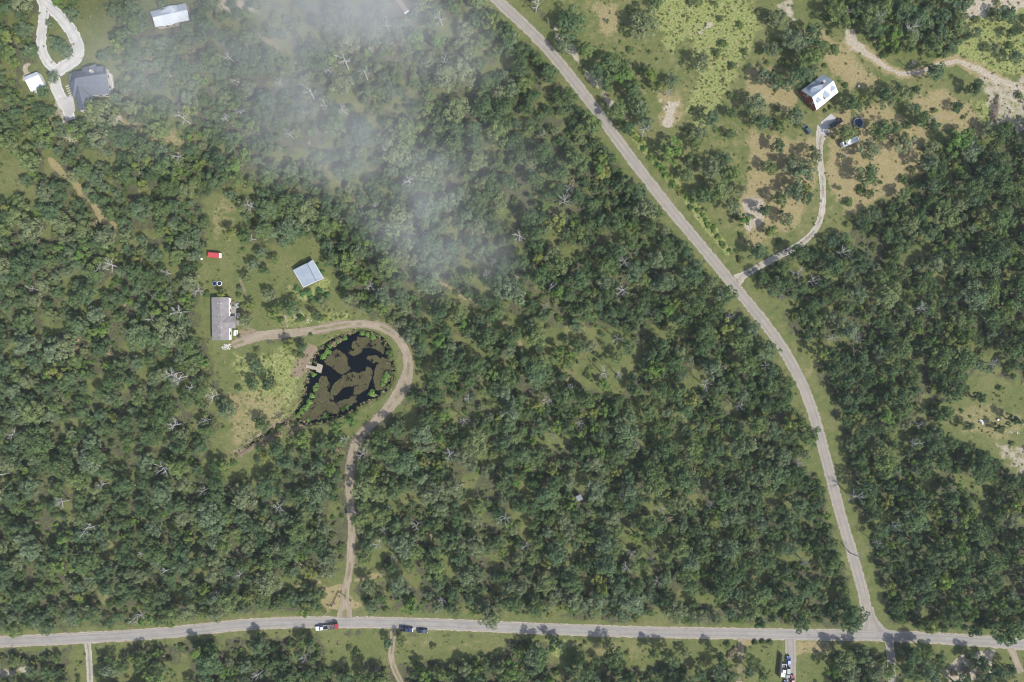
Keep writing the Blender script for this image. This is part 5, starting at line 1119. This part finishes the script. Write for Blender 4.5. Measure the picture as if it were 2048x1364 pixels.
for x, y, r in ((622, 669, 5), (780, 705, 9), (782, 716, 8), (700, 838, 9), (712, 826, 7), (640, 638, 7), (470, 658, 5), (478, 672, 5), (463, 652, 4), (562, 640, 8), (484, 612, 8), (478, 590, 7), (1660, 215, 6), (1650, 222, 5), (1690, 172, 7), (1480, 520, 9), (560, 855, 9), (545, 866, 8), (585, 848, 8), (1525, 1283, 7), (1540, 1284, 7), (1510, 1284, 7), (1455, 1288, 8), (1162, 1292, 5), (1170, 1284, 5), (515, 700, 7), (590, 705, 7)): its.append((x, y, shrub_thing('shrub', x, y, r, 'shrub', None, 'single shrubs in the open', .8, 150, .22)))
label_all(its, 'small rounded green shrub'); its = []
for i in range(34):
    u = i / 33; x = 1228 + u * 228 + R.uniform(-6, 6); y = 219 + u * 282 + R.uniform(-5, 5); its.append((x, y, shrub_thing('ditch_bush', x, y, R.uniform(5, 9), 'leafy', None, 'bushes along the roadside ditch', .8, 150, .22)))
label_all(its, 'bright green ditch bush'); its = []
for x, y, r in ((575, 850, 10), (590, 858, 9), (560, 868, 9), (600, 852, 8), (545, 880, 8), (530, 888, 8), (585, 868, 8), (668, 688, 7), (680, 680, 7), (1470, 1300, 9), (1460, 1310, 9), (1948, 1325, 9), (1930, 1340, 10), (1960, 1345, 9), (1905, 1345, 9), (1796, 1290, 8), (1800, 1300, 7)): its.append((x, y, shrub_thing('dry_bush', x, y, r, 'dryweed', None, 'dry straw-coloured bushes', .7, 150, .2)))
label_all(its, 'dry straw-coloured bush')

# ------------------------------------------------------------------ drifting low cloud and thin air
def cloud(name, label, blobs, z, thick, dens, seed):
    """closed box round a few soft puffs; blobs in photo px: x, y, rx, ry, angle, weight"""
    ws = [(U(x, y, z), rx * K * (H - z) / H, ry * K * (H - z) / H, an, w) for x, y, rx, ry, an, w in blobs]
    x0 = min(p.x - max(a, b) for p, a, b, _, _ in ws); x1 = max(p.x + max(a, b) for p, a, b, _, _ in ws); y0 = min(p.y - max(a, b) for p, a, b, _, _ in ws); y1 = max(p.y + max(a, b) for p, a, b, _, _ in ws)
    n = N(bpy.data.materials.new(name + '_vapour')); p = n.pos(); tot = None
    wv = n.n('ShaderNodeVectorMath', operation='MULTIPLY_ADD'); n.l(n.noise(.035, p, 2, .5, True), wv.inputs[0]); wv.inputs[1].default_value = (26, 26, 0); wv.inputs[2].default_value = (0, 0, 0)
    ad = n.n('ShaderNodeVectorMath', operation='ADD'); n.l(p, ad.inputs[0]); n.l(wv.outputs[0], ad.inputs[1]); sb = n.n('ShaderNodeVectorMath', operation='SUBTRACT'); n.l(ad.outputs[0], sb.inputs[0]); sb.inputs[1].default_value = (13, 13, 0)
    for c_, a, b_, an, w in ws:
        mp = n.n('ShaderNodeMapping', vector_type='TEXTURE'); mp.inputs['Location'].default_value = c_; mp.inputs['Rotation'].default_value = (0, 0, math.radians(an)); mp.inputs['Scale'].default_value = (a, b_, thick); n.l(sb.outputs[0], mp.inputs[0])
        ln = n.n('ShaderNodeVectorMath', operation='LENGTH'); n.l(mp.outputs[0], ln.inputs[0]); v = n.math('MULTIPLY', n.math('SUBTRACT', 1.0, n.step(ln.outputs['Value'], .05, 1.0)), w)
        tot = v if tot is None else n.math('MAXIMUM', tot, v)
    ns = n.step(n.noise(.05, p, 3, .6), .34, .70); d_ = n.math('MULTIPLY', n.math('MULTIPLY', tot, n.math('ADD', .25, ns)), dens)
    v = n.n('ShaderNodeVolumePrincipled'); v.inputs['Color'].default_value = (.97, .98, 1.0, 1); n.l(d_, v.inputs['Density']); v.inputs['Anisotropy'].default_value = 0.0
    n.l(v.outputs[0], n.out.inputs['Volume']); n.m.cycles.volume_step_rate = 1.2
    o = MB().box(((x0 + x1) / 2, (y0 + y1) / 2, z), (x1 - x0, y1 - y0, thick * 2)).build(name, n.m); return tag(o, label, None, None, 'stuff')
cloud('cloud', 'thin white cloud drifting over the northern woods', [(620, -20, 360, 220, 0, 1.5), (430, 20, 260, 190, 0, .65), (740, 70, 320, 230, 0, .55), (330, 150, 300, 220, 0, .38), (560, 170, 380, 240, 0, .42)], 130, 18, .048, 1)
cloud('cloud', 'smoky wisp of cloud trailing over the middle woods', [(745, 300, 260, 230, -40, .75), (830, 405, 290, 190, -42, .9), (890, 465, 210, 160, -30, .9), (710, 235, 300, 220, -30, .5), (980, 350, 260, 200, 0, .25)], 125, 18, .030, 2)
n = N(bpy.data.materials.new('thin_haze')); v = n.n('ShaderNodeVolumePrincipled'); v.inputs['Color'].default_value = (.86, .94, 1.0, 1); v.inputs['Density'].default_value = .00007; n.l(v.outputs[0], n.out.inputs['Volume'])
tag(MB().box((0, 0, 150), (10400, 10400, 303.5)).build('haze', n.m), 'faint even haze in the air', None, None, 'stuff')
